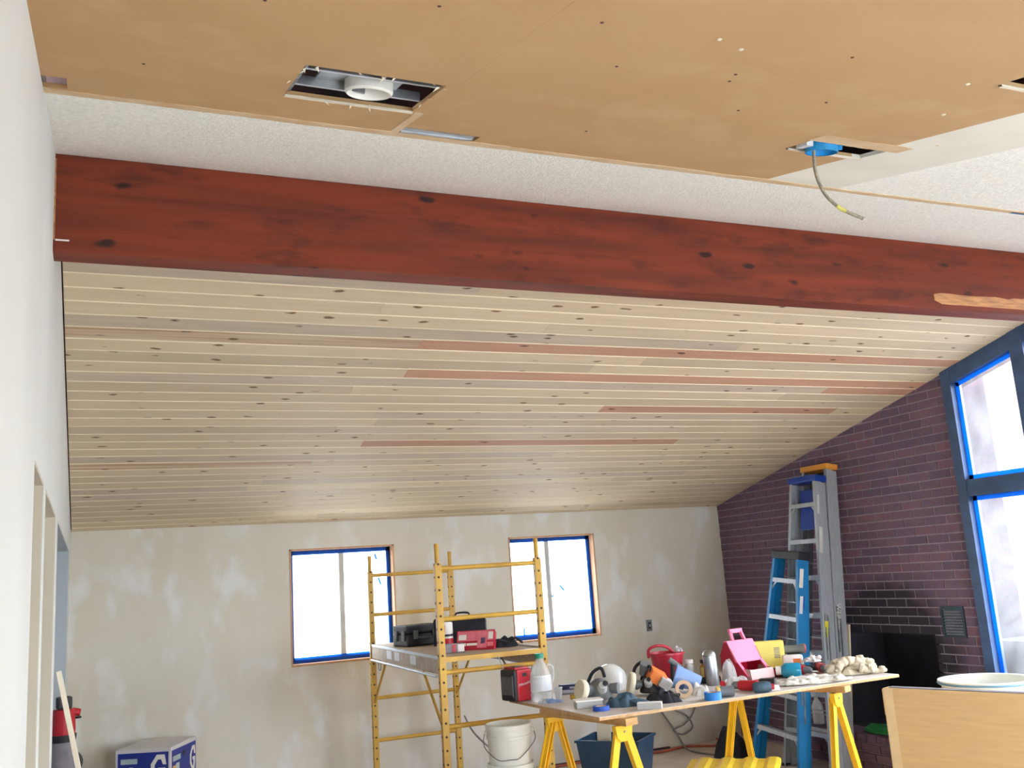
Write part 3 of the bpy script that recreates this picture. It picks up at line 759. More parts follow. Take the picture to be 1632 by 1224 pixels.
mt = thing('metal_slot_bracket', 'thin galvanised bracket showing in the narrow ceiling slot', 'bracket', onceil(.975, 2.614), CR)
MB().bx(-.118, .118, -.02, .024, .004, .010).build('plate', 'dull_steel', mt)
MB().bx(-.118, .118, .016, .024, -.002, .006).build('lip', 'steel', mt)

# ------------------------------------------------------------------ scaffold
SCX, SCY, SCR = 2.443, 6.940, R(-2.3)
sf = thing('scaffold_tower', 'yellow rolling scaffold tower with a wooden platform in front of the back wall', 'scaffold', (SCX, SCY, 0), (0, 0, SCR))
HW, HL_ = .348, .974
PZ = 1.203                                                   # platform top
for sx in (-1, 1):
    for sy in (-1, 1):
        p = MB(); p.bx(sx * HW - .022, sx * HW + .022, sy * HL_ - .022, sy * HL_ + .022, .13, 1.79, .004); post = p.build('post', 'scaffold_yellow', sf)
        MB().lathe([(.0155, 1.78), (.0155, 1.912), (.012, 1.918)], 12).build('coupling_pin', 'scaffold_yellow', post, True, loc=(sx * HW, sy * HL_, 0))
        h = MB()
        for n in range(21): h.box((sx * HW, sy * HL_ - .0224, .155 + n * .0815), (.013, .002, .013), (0, R(45), 0))
        for n in range(21): h.box((sx * HW - .0224, sy * HL_, .155 + n * .0815), (.002, .013, .013), (R(45), 0, 0))
        h.build('pin_holes', 'scaffold_hole', post)['kind'] = 'stuff'
        c = MB(); c.lathe([(.0, -.018), (.062, -.018), (.065, -.012), (.065, .012), (.062, .018), (.0, .018)], 18, Matrix.Translation((sx * HW + .03, sy * HL_, .065)) @ Matrix.Rotation(R(90), 4, 'X')); c.build('caster', 'black_plastic', sf, True)
        MB().bx(sx * HW - .02, sx * HW + .05, sy * HL_ - .022, sy * HL_ + .022, .10, .135).build('caster_fork', 'dull_steel', sf)
for sy in (-1, 1):
    for z in (.14, .455, .782, 1.110, 1.439, 1.757):
        MB().tube([(-HW + .02, sy * HL_, z), (HW - .02, sy * HL_, z)], .0155, 10).build('rung', 'scaffold_yellow', sf, True)
    MB().bx(-HW + .02, HW - .02, sy * HL_ - .02, sy * HL_ + .02, PZ - .030, PZ).build('platform_end', 'scaffold_yellow', sf)
MB().bx(-HW + .03, HW - .03, -HL_ + .02, HL_ - .02, PZ - .018, PZ - .001).build('platform_board', 'plywood', sf)
MB().bx(-HW + .04, HW - .04, -HL_ + .03, HL_ - .03, PZ - .030, PZ - .018).build('platform_underside', 'lumber', sf)
for sx in (-1, 1):
    MB().bx(sx * HW - .012, sx * HW + .012, -HL_ + .025, HL_ - .025, PZ - .105, PZ + .001).build('side_rail', 'plywood', sf)
    MB().bx(sx * (HW + .012) - .003, sx * (HW + .012) + .003, -HL_ + .025, HL_ - .025, PZ - .012, PZ + .006).build('rail_flange', 'alu', sf)
    MB().tube([(sx * (HW + .02), -HL_ + .06, PZ - .118), (sx * (HW + .02), HL_ - .04, PZ - .118)], .009, 8).build('rail_tube', 'alu', sf, True)
    for sy in (-1, 1):
        if sx < 0 or sy > 0: MB().tube([(sx * HW, sy * (HL_ - .44), PZ - .115), (sx * HW, sy * (HL_ - .005), PZ - .46)], .010, 8).build('diagonal_brace', 'scaffold_yellow', sf, True)
        else: MB().tube([(sx * HW - .10, sy * (HL_ - .62), PZ - .03), (sx * HW - .06, sy * (HL_ - .50), PZ - .17)], .006, 8).build('brace_rod', 'dull_steel', sf, True)
        MB().tube(smooth_path([(sx * HW - sx * .03, sy * (HL_ - .07), PZ - .106), (sx * HW - sx * .03, sy * (HL_ - .07), PZ - .19), (sx * HW - sx * .03, sy * (HL_ - .14), PZ - .19), (sx * HW - sx * .03, sy * (HL_ - .14), PZ - .115)], 5), .004, 6).build('latch_wire', 'dull_steel', sf)
for k, y in enumerate((-.32, .13, .37)): MB().bx(-HW - .0135, -HW - .012, y - .08, y + .07, PZ - .08, PZ - .02).build('sticker', 'label_white', sf)

ZP = PZ + .0006
PS = [1.0, 0.0, 0.0]          # size and rest height of the surface that is being laid out
def put(name, label, cat, x, y, z, turn=0.0, group=None, tilt=(0, 0)):
    k = PS[0]
    t = thing(name, label, cat, (x * k, y * k, PS[2] + (z - PS[1]) * k), (tilt[0], tilt[1], look(x, y) + turn), group)
    t.scale = (k, k, k)
    return t
PS[:] = [1.07, ZP, ZP]
t = put('tool_case', 'black plastic tool case at the far left end of the scaffold platform', 'case', 2.19, 6.88, ZP, R(32))
MB().bx(-.15, .15, -.10, .10, 0, .085, .012).build('case_base', 'black_plastic', t)
MB().bx(-.15, .15, -.10, .10, .087, .145, .012).build('case_lid', 'black_plastic', t)
for x in (-.08, .08): MB().bx(x - .02, x + .02, -.109, -.099, .05, .11, .003).build('latch', 'rubber_grey', t)
for y in (-.05, .05): MB().bx(-.158, -.149, y - .018, y + .018, .04, .11, .003).build('latch', 'rubber_grey', t)
MB().tube(smooth_path([(-.05, -.104, .06), (-.05, -.135, .06), (.05, -.135, .06), (.05, -.104, .06)], 4), .008, 8).build('handle', 'rubber_grey', t, True)
t = put('glue_can', 'red and white can with a black band behind the near scaffold post', 'can', 2.21, 6.34, ZP)
MB().lathe([(.0, 0), (.055, 0), (.055, .16), (.05, .168), (.0, .168)], 20).build('can_body', 'print_white', t, True)
MB().lathe([(.0557, .02), (.0557, .062)], 20, cap=False).build('red_band', 'tool_red', t, True)
MB().lathe([(.0557, .10), (.0557, .150)], 20, cap=False, a0=2.6, a1=4.75).build('red_panel', 'tool_red', t, True)
MB().lathe([(.0562, .075), (.0562, .09)], 20, cap=False).build('black_band', 'black_plastic', t, True)
MB().tube(smooth_path([(-.055, 0, .15), (-.03, -.03, .185), (.03, -.03, .185), (.055, 0, .15)], 5), .003, 6).build('bail', 'wire', t)
t = put('long_case', 'long black case leaning upright on the scaffold platform behind the red package', 'case', 2.385, 6.48, ZP, R(-6), tilt=(R(-8), 0))
MB().prism([(-.20, .0), (.165, .0), (.165, .17), (.15, .195), (-.19, .185), (-.20, .17)], 0, .10, 'y').build('case_shell', 'black_fabric', t)
MB().bx(-.196, .162, -.004, .0, .085, .093).build('seam', 'black_plastic', t)
MB().tube(smooth_path([(-.05, .05, .188), (-.04, .05, .22), (.04, .05, .22), (.05, .05, .19)], 4), .007, 8).build('handle', 'black_plastic', t, True)
t = put('red_package', 'red and white printed tool package tilted on the scaffold platform', 'package', 2.255, 5.91, ZP, R(-14), tilt=(R(-28), 0))
MB().bx(-.125, .125, -.0, .055, 0, .135, .004).build('carton', 'deep_red', t)
MB().bx(-.118, .118, -.0012, 0, .062, .128).build('print_panel', 'print_pink', t)
for x, w, z0, z1, m in ((-.085, .05, .07, .105, 'print_white'), (-.03, .05, .075, .122, 'print_pink'), (.045, .062, .012, .126, 'print_pink'), (.05, .03, .04, .08, 'print_blue'), (.10, .03, .07, .118, 'print_white'), (-.085, .05, .028, .048, 'print_white'), (-.02, .07, .03, .046, 'print_white'), (.1, .04, .02, .05, 'print_pink')):
    MB().bx(x - w / 2, x + w / 2, -.0024, -.0012, z0, z1).build('print_patch', m, t)
t = put('small_carton', 'small grey and red carton beside the near scaffold post', 'box', 2.10, 5.86, ZP, R(10))
MB().bx(-.06, .06, -.03, .03, 0, .055, .002).build('carton', 'tool_grey', t)
MB().bx(.018, .058, -.0315, -.03, .006, .05).build('label', 'print_white', t)
MB().bx(-.018, .006, -.0315, -.03, .004, .05).build('red_panel', 'tool_red', t)
t = put('strap_bundle', 'crumpled black straps at the right end of the scaffold platform', 'straps', 2.475, 5.93, ZP, R(8))
heap(.20, .11, .05, 3.7, 28, .9, 16, .35, 3, .5).build('strap_pile', 'black_fabric', t, True)
MB().tube(smooth_path([(-.1, -.02, .02), (-.05, -.05, .05), (.02, -.04, .03), (.06, -.05, .055), (.11, -.02, .02)], 5), .008, 6).build('strap_loop', 'black_fabric', t, True)

PS[:] = [1.0, 0.0, 0.0]
# ------------------------------------------------------------------ nested white buckets
def bucket(z, label):
    t = thing('bucket', label, 'bucket', (2.335, 5.62, z), (0, 0, look(2.2, 5.3)), 'nested white buckets by the scaffold')
    MB().lathe([(.0, .004), (.118, .0), (.120, .004), (.131, .285), (.138, .287), (.138, .305), (.1335, .306), (.1345, .340), (.141, .342), (.142, .366), (.137, .370), (.133, .364), (.117, .012), (.0, .010)], 36).build('shell', 'bucket_white', t, True)
    for s in (-1, 1): MB().lathe([(.0, 0), (.012, 0), (.012, .014), (.0, .014)], 10, Matrix.Translation((s * .136, 0, .322)) @ Matrix.Rotation(R(90) * s, 4, 'Y')).build('ear', 'bucket_white', t, True)
    MB().tube(smooth_path([(-.148, 0, .322), (-.150, -.06, .25), (-.075, -.136, .185), (0, -.142, .182), (.06, -.138, .192), (.15, -.05, .27), (.148, 0, .322)], 6), .0026, 6).build('bail', 'wire', t)
    return t
bucket(.0, 'lowest of the stacked white plastic buckets, on the floor')
bucket(.222, 'middle white plastic bucket of the nested stack by the scaffold')
bucket(.445, 'topmost white plastic bucket with wire bail, beside the scaffold')

# ------------------------------------------------------------------ work table on saw horses
TZ = .910
TA = R(2.08)
tb = thing('work_table', 'large sheet of plywood laid across two saw horses as a work table', 'table', (2.516, 4.784, 0), (0, 0, TA))
TL, TD = 2.204, 1.135
MB().bx(0, TL, 0, TD, TZ - .018, TZ - .003).build('plywood_sheet', 'plywood_edge', tb)
MB().bx(.002, TL - .002, .002, TD - .002, TZ - .003, TZ).build('top_face', 'sheet_white', tb)

def sawhorse(label, p, q):
    p, q = Vector(p), Vector(q); d = (q - p); L_ = d.length; rz = math.atan2(d.y, d.x)
    t = thing('saw_horse', label, 'saw horse', ((p.x + q.x) / 2, (p.y + q.y) / 2, 0), (0, 0, rz), 'yellow saw horses')
    H = TZ - .018
    MB().bx(-L_ / 2 - .06, L_ / 2 + .06, -.044, .044, H - .038, H - .0005, .002).build('top_rail', 'lumber', t)
    for sx in (-1, 1):
        MB().prism([(-.062, H - .042), (.062, H - .042), (.054, H - .10), (.03, H - .125), (-.03, H - .125), (-.054, H - .10)], sx * (L_ / 2 - .02) - .015, sx * (L_ / 2 - .02) + .015, 'x').build('yoke', 'horse_yellow', t)
        for sy in (-1, 1):
            a, b_ = Vector((sx * (L_ / 2 - .02), sy * .03, H - .07)), Vector((sx * (L_ / 2 + .02), sy * .285, .0))
            m = MB(); m.bar(a, b_, .044, .006, up=(1, 0, 0)); m.bar(a + Vector((-sx * .015, sy * .006, 0)), b_ + Vector((-sx * .015, sy * .006, 0)), .006, .034, up=(1, 0, 0)); m.bar(a + Vector((-sx * .015, -sy * .018, 0)), b_ + Vector((-sx * .015, -sy * .018, 0)), .006, .034, up=(1, 0, 0))
            m.build('leg', 'horse_yellow', t)
        MB().lathe([(.0, 0), (.006, 0), (.006, .004), (.0, .004)], 8, Matrix.Translation((sx * (L_ / 2 - .004), 0, H - .075)) @ Matrix.Rotation(R(90) * sx, 4, 'Y')).build('bolt', 'dull_steel', t)
    return t
sawhorse('yellow saw horse under the left end of the work table', (2.674, 4.80), (2.534, 5.42))
sawhorse('yellow saw horse under the right end of the work table', (4.225, 4.87), (3.91, 5.54))

TT = .8306
PS[:] = [.905, TT, TZ + .0006]
# --- radio
t = put('jobsite_radio', 'red and black jobsite radio at the left end of the work table', 'radio', 2.755, 6.43, TT, R(36))
MB().bx(-.085, .085, -.085, .085, 0, .215, .022).build('cage', 'black_plastic', t)
rsh = MB().bx(-.062, .062, -.0935, .0935, .004, .212, .010).build('shell', 'tool_red', t)
MB().bx(-.062, .062, -.07, .07, .206, .226, .010).build('top_cover', 'deep_red', t)
MB().bx(-.030, .030, -.03, .03, .224, .230, .002).build('top_panel', 'grey_mesh', t)
MB().bx(-.0885, -.084, -.060, .060, .045, .165, .002).build('speaker_grille', 'grey_mesh', t)
MB().bx(-.092, -.086, -.075, -.065, .035, .175, .003).build('side_handle', 'rubber_grey', t)
MB().bx(-.018, .018, -.0955, -.093, .165, .188, .001).build('port', 'black_plastic', t)
text('Milwaukee', .026, 'print_white', rsh, (0, -.0943, .118), (R(90), R(-10), 0), shear=.35)
MB().tube([(-.07, .05, .21), (-.10, .07, .31)], .003, 6).build('antenna', 'dull_steel', t)
# --- jug
t = put('water_jug', 'clear plastic jug with a green cap standing beside the red radio', 'jug', 2.86, 6.26, TT, R(20))
MB().lathe([(.0, .004), (.068, .0), (.074, .008), (.074, .055), (.070, .06), (.074, .066), (.074, .15), (.066, .19), (.042, .245), (.026, .268), (.025, .29)], 28, cap=False).build('shell', 'frosted', t, True)
MB().lathe([(.0, .282), (.031, .282), (.031, .312), (.028, .315), (.0, .315)], 20).build('cap', 'cap_green', t, True)
MB().lathe([(.0755, .07), (.0755, .14), (.070, .172)], 24, cap=False, a0=R(200), a1=R(335)).build('label', 'label_white', t, True)
MB().tube(smooth_path([(.045, -.02, .235), (.085, -.02, .22), (.088, -.02, .15), (.070, -.02, .11)], 5), .008, 8).build('handle', 'frosted', t, True)
t = put('clear_cup', 'small empty clear plastic cup just right of the jug', 'cup', 2.985, 6.25, TT)
MB().lathe([(.0, .003), (.022, 0), (.028, .075), (.0265, .075), (.021, .004), (.0, .005)], 20).build('cup_wall', 'frosted', t, True)
MB().lathe([(.028, .073), (.030, .076), (.028, .078)], 20, cap=False).build('rim', 'label_white', t, True)
t = put('shrink_wrap', 'crumpled clear and blue wrapper in front of the jug', 'wrapper', 2.865, 6.12, TT)
heap(.20, .09, .028, 9.1, 16, .9, 22).build('wrapper', 'clear_blue', t, True)
heap(.07, .05, .03, 5.1, 10, .9, 30).build('glossy_fold', 'frosted', t, True, loc=(-.06, -.03, 0))
# --- boxes behind the dome
t = put('navy_box', 'flat navy blue box on top of a grey one at the far table edge', 'box', 3.20, 6.40, TT + .034, R(4))
MB().bx(-.125, .125, -.03, .03, 0, .034, .002).build('carton', 'navy', t)
MB().bx(-.05, .03, -.0312, -.03, .006, .020).build('print', 'lavender', t)
t = put('grey_flat_box', 'flat pale grey box under the navy box', 'box', 3.195, 6.39, TT, R(2))
MB().bx(-.125, .125, -.032, .032, 0, .033, .002).build('carton', 'lavender', t)
MB().bx(-.12, .12, -.0332, -.032, .004, .012).build('stripe', 'rubber_grey', t)
t = put('wooden_level', 'short yellow brown wooden strip in front of the flat boxes', 'wood strip', 3.13, 6.12, TT, R(6))
MB().bx(-.11, .11, -.014, .014, 0, .034, .003).build('strip', 'lumber', t)
MB().bx(-.108, -.05, -.0152, -.014, .006, .026).build('paint_mark', 'yellow_side', t)
t = put('white_dome', 'glossy white rounded dome behind the grey respirator', 'dome', 3.48, 6.40, TT)
MB().lathe([(.121, 0), (.124, .004), (.122, .05), (.117, .09), (.103, .125), (.078, .152), (.045, .170), (.015, .177), (.0, .178)], 32).build('shell', 'glossy_white', t, True)
MB().lathe([(.124, .0), (.130, .002), (.130, .008), (.124, .010)], 32, cap=False).build('rim', 'glossy_white', t, True)
# --- white tub
t = put('white_tub', 'low white plastic tub near the front left table edge', 'tub', 2.925, 5.70, TT, R(12))
MB().bx(-.085, .085, -.05, .05, 0, .044, .010).build('tub', 'light_grey', t)
MB().bx(-.090, .090, -.055, .055, .042, .054, .005).build('lid', 'print_white', t)
# --- respirators
def respirator(name, label, x, y, turn, face, pads, big, z=TT + .022):
    t = put(name, label, 'respirator', x, y, z, turn, 'half mask respirators')
    t.scale = [v * big for v in t.scale]
    MB().lathe([(.075, 0), (.078, .012), (.066, .055), (.044, .085), (.020, .098), (.0, .10)], 20, Matrix.Scale(.86, 4, (1, 0, 0))).build('facepiece', face, t, True)
    MB().tube([(0, -.055, .05), (0, -.085, .075)], [.026, .020], 12).build('valve', 'light_grey', t, True)
    MB().lathe([(.0, 0), (.012, 0), (.014, .01), (.0, .012)], 10, Matrix.Translation((.01, -.092, .08)) @ Matrix.Rotation(R(60), 4, 'X')).build('valve_button', 'black_plastic', t, True)
    for s in (-1, 1): MB().tube([(s * .05, -.03, .05), (s * .085, -.05, .05)], [.024, .028], 12).build('filter_socket', 'rubber_grey', t, True)
    for s, r_ in pads:
        MB().lathe([(.0, 0), (r_ * .9, 0), (r_, .008), (r_, .024), (r_ * .9, .032), (.0, .032)], 22, Matrix.Translation((s * .090, -.055, .052)) @ Matrix.Rotation(R(75) * s, 4, 'Y') @ Matrix.Rotation(R(20), 4, 'X')).build('filter_pad', 'cream_pad', t, True)
    MB().tube(smooth_path([(-.06, .03, .06), (-.03, .01, .125), (.01, -.02, .15), (.02, -.05, .11)], 6), .009, 6).build('strap', 'black_fabric', t, True)
    return t
respirator('respirator', 'grey respirator with round cream filter pad in front of the white dome', 3.10, 5.86, R(12), 'rubber_grey', ((-1, .052),), 1.3)
t = respirator('respirator', 'orange and black respirator with a tall cream pad in the table centre', 3.50, 5.88, R(-10), 'black_plastic', ((-1, .070),), 1.12)
MB().box((.045, -.02, .09), (.10, .10, .075), (R(15), R(32), R(25)), .008).build('orange_shell', 'orange', t, True)
MB().box((.095, -.035, .055), (.075, .08, .055), (R(15), R(32), R(25)), .006).build('grey_shell', 'light_grey', t, True)
MB().tube([(-.045, .03, .10), (-.02, .0, .165)], [.024, .030], 14).build('grey_knob', 'rubber_grey', t, True)
MB().tube(smooth_path([(-.09, .05, .01), (-.10, .04, .12), (-.05, .03, .17), (.0, .02, .15)], 6), .010, 8).build('hose', 'black_plastic', t, True)
# --- tapes, gloves, block
def tape_roll(label, x, y, z, r, h, m, tilt=(0, 0), turn=0.0):
    t = put('tape_roll', label, 'tape', x, y, z, turn, 'rolls of tape', tilt)
    MB().lathe([(r * .62, 0), (r, 0), (r, h), (r * .62, h)], 28, cap=False).build('tape_wind', m, t, True)
    MB().lathe([(r * .62, 0), (r * .62, h), (r * .57, h), (r * .57, 0), (r * .62, 0)], 28, cap=False).build('core', 'beige_tape', t, True)
    return t
tape_roll('dark blue tape roll lying by the front left table corner', 2.925, 5.53, TT, .052, .026, 'tape_roll_dark')
tape_roll('bright blue tape roll lying near the front table edge', 3.64, 5.36, TT, .054, .046, 'tape_roll_blue')
tape_roll('beige masking tape roll standing on its edge by the tipped tub', 3.555, 5.56, TT + .056, .056, .030, 'beige_tape', (R(78), 0), R(6))
t = put('glove_pile', 'dark teal work gloves heaped by the blue tape roll', 'gloves', 3.115, 5.58, TT, R(4))
heap(.27, .15, .05, 2.2, 36, .9, 15, .3, 4, .6).build('glove_heap', 'teal_dark', t, True)
for s in range(4): MB().tube(smooth_path([(.02 + s * .022, -.03 - s * .004, .035), (.06 + s * .024, -.06, .03), (.10 + s * .02, -.075 + s * .01, .012)], 4), [.011] * 4 + [.010] * 4 + [.007], 8).build('finger', 'teal_dark', t, True)
t = put('sanding_block', 'pale grey sanding block on the front edge of the table', 'sanding block', 3.165, 5.345, TT, R(-6))
MB().bx(-.075, .075, -.035, .035, 0, .036, .004).build('block', 'light_grey', t)
MB().bx(-.074, .074, -.034, .034, .036, .039).build('abrasive_face', 'paper', t)
t = put('cable_heap', 'tangle of black cable and straps in the table centre', 'cables', 3.38, 5.53, TT)
heap(.28, .17, .05, 6.4, 30, .9, 18, .35, 3, .5).build('cable_pile', 'black_fabric', t, True)
for s in range(5):
    a = s * 1.3; MB().tube(smooth_path([(.075 * math.cos(a + k * .8) * (1 + .1 * s), .05 * math.sin(a + k * .8), .025 + .012 * ((k + s) % 3)) for k in range(6)], 5), .0055, 6).build('cable_loop', 'black_plastic', t, True)
t = put('red_pail', 'red plastic pail with an arched handle at the far table edge', 'pail', 3.93, 6.33, TT, R(8))
MB().lathe([(.0, .004), (.088, 0), (.092, .006), (.122, .205), (.132, .207), (.132, .222), (.118, .222), (.086, .012), (.0, .01)], 28).build('shell', 'deep_red', t, True)
MB().tube(smooth_path([(-.135, -.01, .19), (-.130, -.02, .25), (-.07, -.03, .275), (.0, -.02, .262), (.05, .0, .222)], 6), .011, 8).build('handle', 'deep_red', t, True)
MB().lathe([(.0, .018), (.022, .016), (.036, 0), (.036, -.01)], 18, Matrix.Translation((.055, -.095, .055)) @ Matrix.Rotation(R(90), 4, 'X'), cap=False).build('spout_boss', 'bright_red', t, True)
heap(.08, .05, .04, 4.4, 10, .9, 40).build('clear_scrap', 'frosted', t, True, loc=(.09, 0, .221))
t = put('trigger_gun', 'dark grey gun tool leaning against the red pail', 'hand tool', 3.84, 6.10, TT, R(15))
MB().tube([(-.03, 0, .19), (.05, -.01, .13)], [.022, .018], 10).build('barrel', 'rubber_grey', t, True)
MB().tube([(-.01, 0, .16), (-.02, .0, .0)], [.016, .02], 10).build('grip', 'black_plastic', t, True)
MB().bx(-.05, .05, -.035, .035, 0, .03, .006).build('foot', 'black_plastic', t)
t = put('tipped_tub', 'translucent blue plastic tub tipped on its side', 'tub', 3.745, 5.80, TT + .012, R(0))
M_ = Matrix.Translation((.0, 0, .070)) @ Matrix.Rotation(R(20), 4, 'Y') @ Matrix.Rotation(R(-90), 4, 'Y') @ Matrix.Translation((0, 0, -.09))
MB().lathe([(.0, .0), (.048, .0), (.050, .004), (.074, .165), (.080, .167), (.080, .176), (.071, .176), (.047, .006), (.0, .006)], 28, M_).build('tub_wall', 'clear_blue', t, True)
MB().lathe([(.0745, .10), (.0765, .14)], 24, M_, cap=False, a0=R(120), a1=R(260)).build('label', 'print_blue', t, True)
t = put('dark_tool_tray', 'low black tray holding small bottles behind the tipped tub', 'tray', 4.10, 6.14, TT, R(6))
MB().bx(-.12, .12, -.07, .07, 0, .012, .003).build('tray_floor', 'black_plastic', t)
for s in (-1, 1): MB().bx(-.12, .12, s * .066 - .004, s * .066 + .004, .010, .045).build('tray_side', 'black_plastic', t); MB().bx(s * .116 - .004, s * .116 + .004, -.066, .066, .010, .045).build('tray_end', 'black_plastic', t)
def bottle(label, x, y, r, h, body, cap, z=TT + .0125):
    t = put('bottle', label, 'bottle', x, y, z)
    MB().lathe([(.0, .0), (r, .0), (r, h * .72), (r * .55, h * .82), (r * .5, h * .86)], 18, cap=False).build('body', body, t, True)
    MB().lathe([(.0, h * .84), (r * .85, h * .84), (r * .85, h), (.0, h)], 16).build('cap', cap, t, True)
    return t
bottle('small grey bottle with a white cap in the dark tray', 4.02, 6.18, .034, .155, 'light_grey', 'print_white')
t = bottle('small amber bottle with a yellow label in the dark tray', 4.105, 6.12, .031, .150, 'amber', 'black_plastic')
MB().lathe([(.0316, .02), (.0316, .10)], 12, cap=False, a0=R(215), a1=R(265)).build('label', 'label_yellow', t, True)
t = put('spray_can', 'tall bare silver spray can left of the pink scoop bin', 'can', 4.07, 5.97, TT, 0, tilt=(0, R(-3)))
MB().lathe([(.0, .0), (.046, .0), (.048, .004), (.048, .205), (.044, .222), (.030, .238), (.014, .242), (.0, .242)], 28).build('body', 'steel', t, True)
MB().lathe([(.049, .2), (.0495, .206), (.048, .208)], 28, cap=False).build('seam', 'dull_steel', t, True)
t = put('crumpled_bag', 'crumpled clear plastic bag between the silver can and the pink bin', 'bag', 4.195, 5.95, TT)
heap(.12, .11, .13, 8.8, 26, .6, 14, .5, 4, .5).build('bag', 'frosted', t, True)
t = put('white_rag', 'crumpled white rag near the blue tape roll', 'rag', 3.72, 5.62, TT, R(10))
heap(.15, .09, .05, 7.7, 30, .9, 18, .3, 4, .6).build('cloth', 'paper', t, True)
t = put('paper_sheet', 'loose white paper under the beige tape roll', 'paper', 3.60, 5.47, TT, R(20))
MB().bx(-.12, .12, -.06, .06, 0, .0012).build('sheet', 'paper', t)
t = put('roller_cup', 'short grey cylinder with a yellow end next to the blue tape', 'roller', 3.775, 5.40, TT + .034, R(14))
MB().lathe([(.0, -.045), (.034, -.045), (.034, .045), (.0, .045)], 20, Matrix.Rotation(R(90), 4, 'Y')).build('cylinder', 'rubber_grey', t, True)
MB().lathe([(.0, -.065), (.030, -.065), (.034, -.060), (.034, -.045), (.0, -.045)], 20, Matrix.Rotation(R(90), 4, 'Y')).build('end', 'label_yellow', t, True)
# --- pink scoop bin
t = put('scoop_bin', 'large pink and red plastic scoop bin with a handle on top', 'bin', 4.40, 6.02, TT, R(44))
W2 = .125
side = [(-.13, .0), (.12, .0), (.12, .18), (.07, .275), (.035, .275), (-.045, .135), (-.135, .045)]
for s in (-1, 1): MB().prism(side, s * W2 - .003, s * W2 + .003, 'x').build('side_panel', 'deep_red', t)
MB().prism([(.112, .0), (.12, .0), (.12, .18), (.07, .275), (.062, .272), (.112, .176)], -W2, W2, 'x').build('back_panel', 'bright_red', t)
MB().prism([(-.13, .0), (.12, .0), (.12, .007), (-.13, .007)], -W2, W2, 'x').build('floor_panel', 'bright_red', t)
MB().prism([(-.049, .132), (-.041, .136), (.036, .280), (.072, .280), (.072, .272), (.04, .272), (-.033, .130)], -W2 - .004, W2 + .004, 'x').build('front_cover', 'pink', t)
for s in (-1, 1): MB().prism([(-.140, .04), (-.045, .142), (-.038, .134), (-.130, .036)], s * (W2 - .010) - .012, s * (W2 - .010) + .012, 'x').build('front_edge', 'pink', t)
for s in (-1, 1): MB().bar((s * .058, .047, .278), (s * .050, .075, .345), .020, .020).build('handle_arm', 'pink', t)
MB().bar((-.062, .075, .345), (.062, .075, .345), .024, .030).build('handle_bar', 'pink', t)
MB().prism([(-.165, .02), (-.155, .085), (-.150, .085), (-.158, .022), (.02, .022), (.02, .016), (-.165, .016)], -W2 + .012, W2 - .012, 'x').build('scoop_tray', 'clear_scoop', t)
for s in (-1, 1): MB().prism([(-.165, .018), (.02, .018), (-.02, .10), (-.155, .085)], s * (W2 - .014) - .002, s * (W2 - .014) + .002, 'x').build('scoop_cheek', 'clear_scoop', t)
heap(.14, .12, .05, 1.9, 14, .6, 14).build('contents', 'canvas', t, True, loc=(.0, -.05, .0225))
# --- behind and right of the bin
t = put('yellow_carton', 'yellow cardboard box standing behind the pink bin', 'box', 4.72, 6.30, TT, R(10))
MB().bx(-.21, .21, 0, .10, 0, .225, .002).build('carton', 'yellow_box', t)
MB().bx(-.2105, -.10, -.0015, 0, .0, .223).build('side_print', 'yellow_side', t)
for k_ in range(7): MB().bx(.13, .175, -.0015, 0, .10 + k_ * .012, .106 + k_ * .012).build('print_line', 'tool_grey', t)
for k_ in range(4): MB().bx(-.19, -.165, -.003, -.0015, .10 + k_ * .03, .108 + k_ * .03).build('print_line', 'black_plastic', t)
t = put('white_carton', 'rounded white carton with an orange label right of the yellow box', 'carton', 4.90, 6.11, TT, R(4))
MB().bx(-.075, .075, -.04, .04, 0, .125, .018).build('carton', 'print_white', t, True)
MB().bx(.0, .055, -.0412, -.04, .045, .10).build('label', 'orange', t)
t = put('teal_bottle', 'squat teal plastic bottle with a white cap lying on its side', 'bottle', 4.65, 5.84, TT + .052, R(-4))
M_ = Matrix.Rotation(R(-90), 4, 'Y')
MB().lathe([(.0, -.075), (.048, -.075), (.052, -.068), (.052, .03), (.040, .055), (.026, .064)], 24, M_, cap=False).build('body', 'teal_liquid', t, True)
MB().lathe([(.0526, -.05), (.0526, .015)], 24, M_, cap=False, a0=R(140), a1=R(210)).build('label', 'label_white', t, True)
MB().lathe([(.0, .062), (.031, .062), (.031, .10), (.0, .10)], 18, M_).build('cap', 'print_white', t, True)
def drill(label, x, y, turn, tilt=(0, 0), z=TT):
    t = put('cordless_drill', label, 'drill', x, y, z, turn, 'red and black cordless drills', tilt)
    MB().lathe([(.0, -.085), (.028, -.085), (.034, -.07), (.034, .03), (.030, .05), (.0, .05)], 16, Matrix.Translation((0, 0, .036)) @ Matrix.Rotation(R(90), 4, 'Y')).build('motor_housing', 'tool_red', t, True)
    MB().lathe([(.0, .05), (.026, .05), (.024, .085), (.012, .105), (.0, .105)], 14, Matrix.Translation((0, 0, .036)) @ Matrix.Rotation(R(90), 4, 'Y')).build('chuck', 'rubber_grey', t, True)
    MB().bar((-.05, -.02, .034), (-.075, -.13, .034), .042, .036).build('grip', 'black_plastic', t)
    MB().box((-.080, -.150, .034), (.11, .05, .062), (0, 0, R(12)), .008).build('battery', 'black_plastic', t)
    MB().box((-.080, -.178, .034), (.06, .01, .04), (0, 0, R(12)), .003).build('battery_end', 'tool_red', t)
    return t
drill('cordless drill lying beside the teal bottle', 4.80, 5.93, R(-30))
drill('cordless drill lying against the canvas cloth', 4.97, 5.88, R(-75))
drill('cordless drill at the front of the table below the pink bin', 4.02, 5.52, R(150))
t = put('red_torch', 'small red and grey work light behind the white carton', 'flashlight', 5.03, 6.25, TT, R(5))
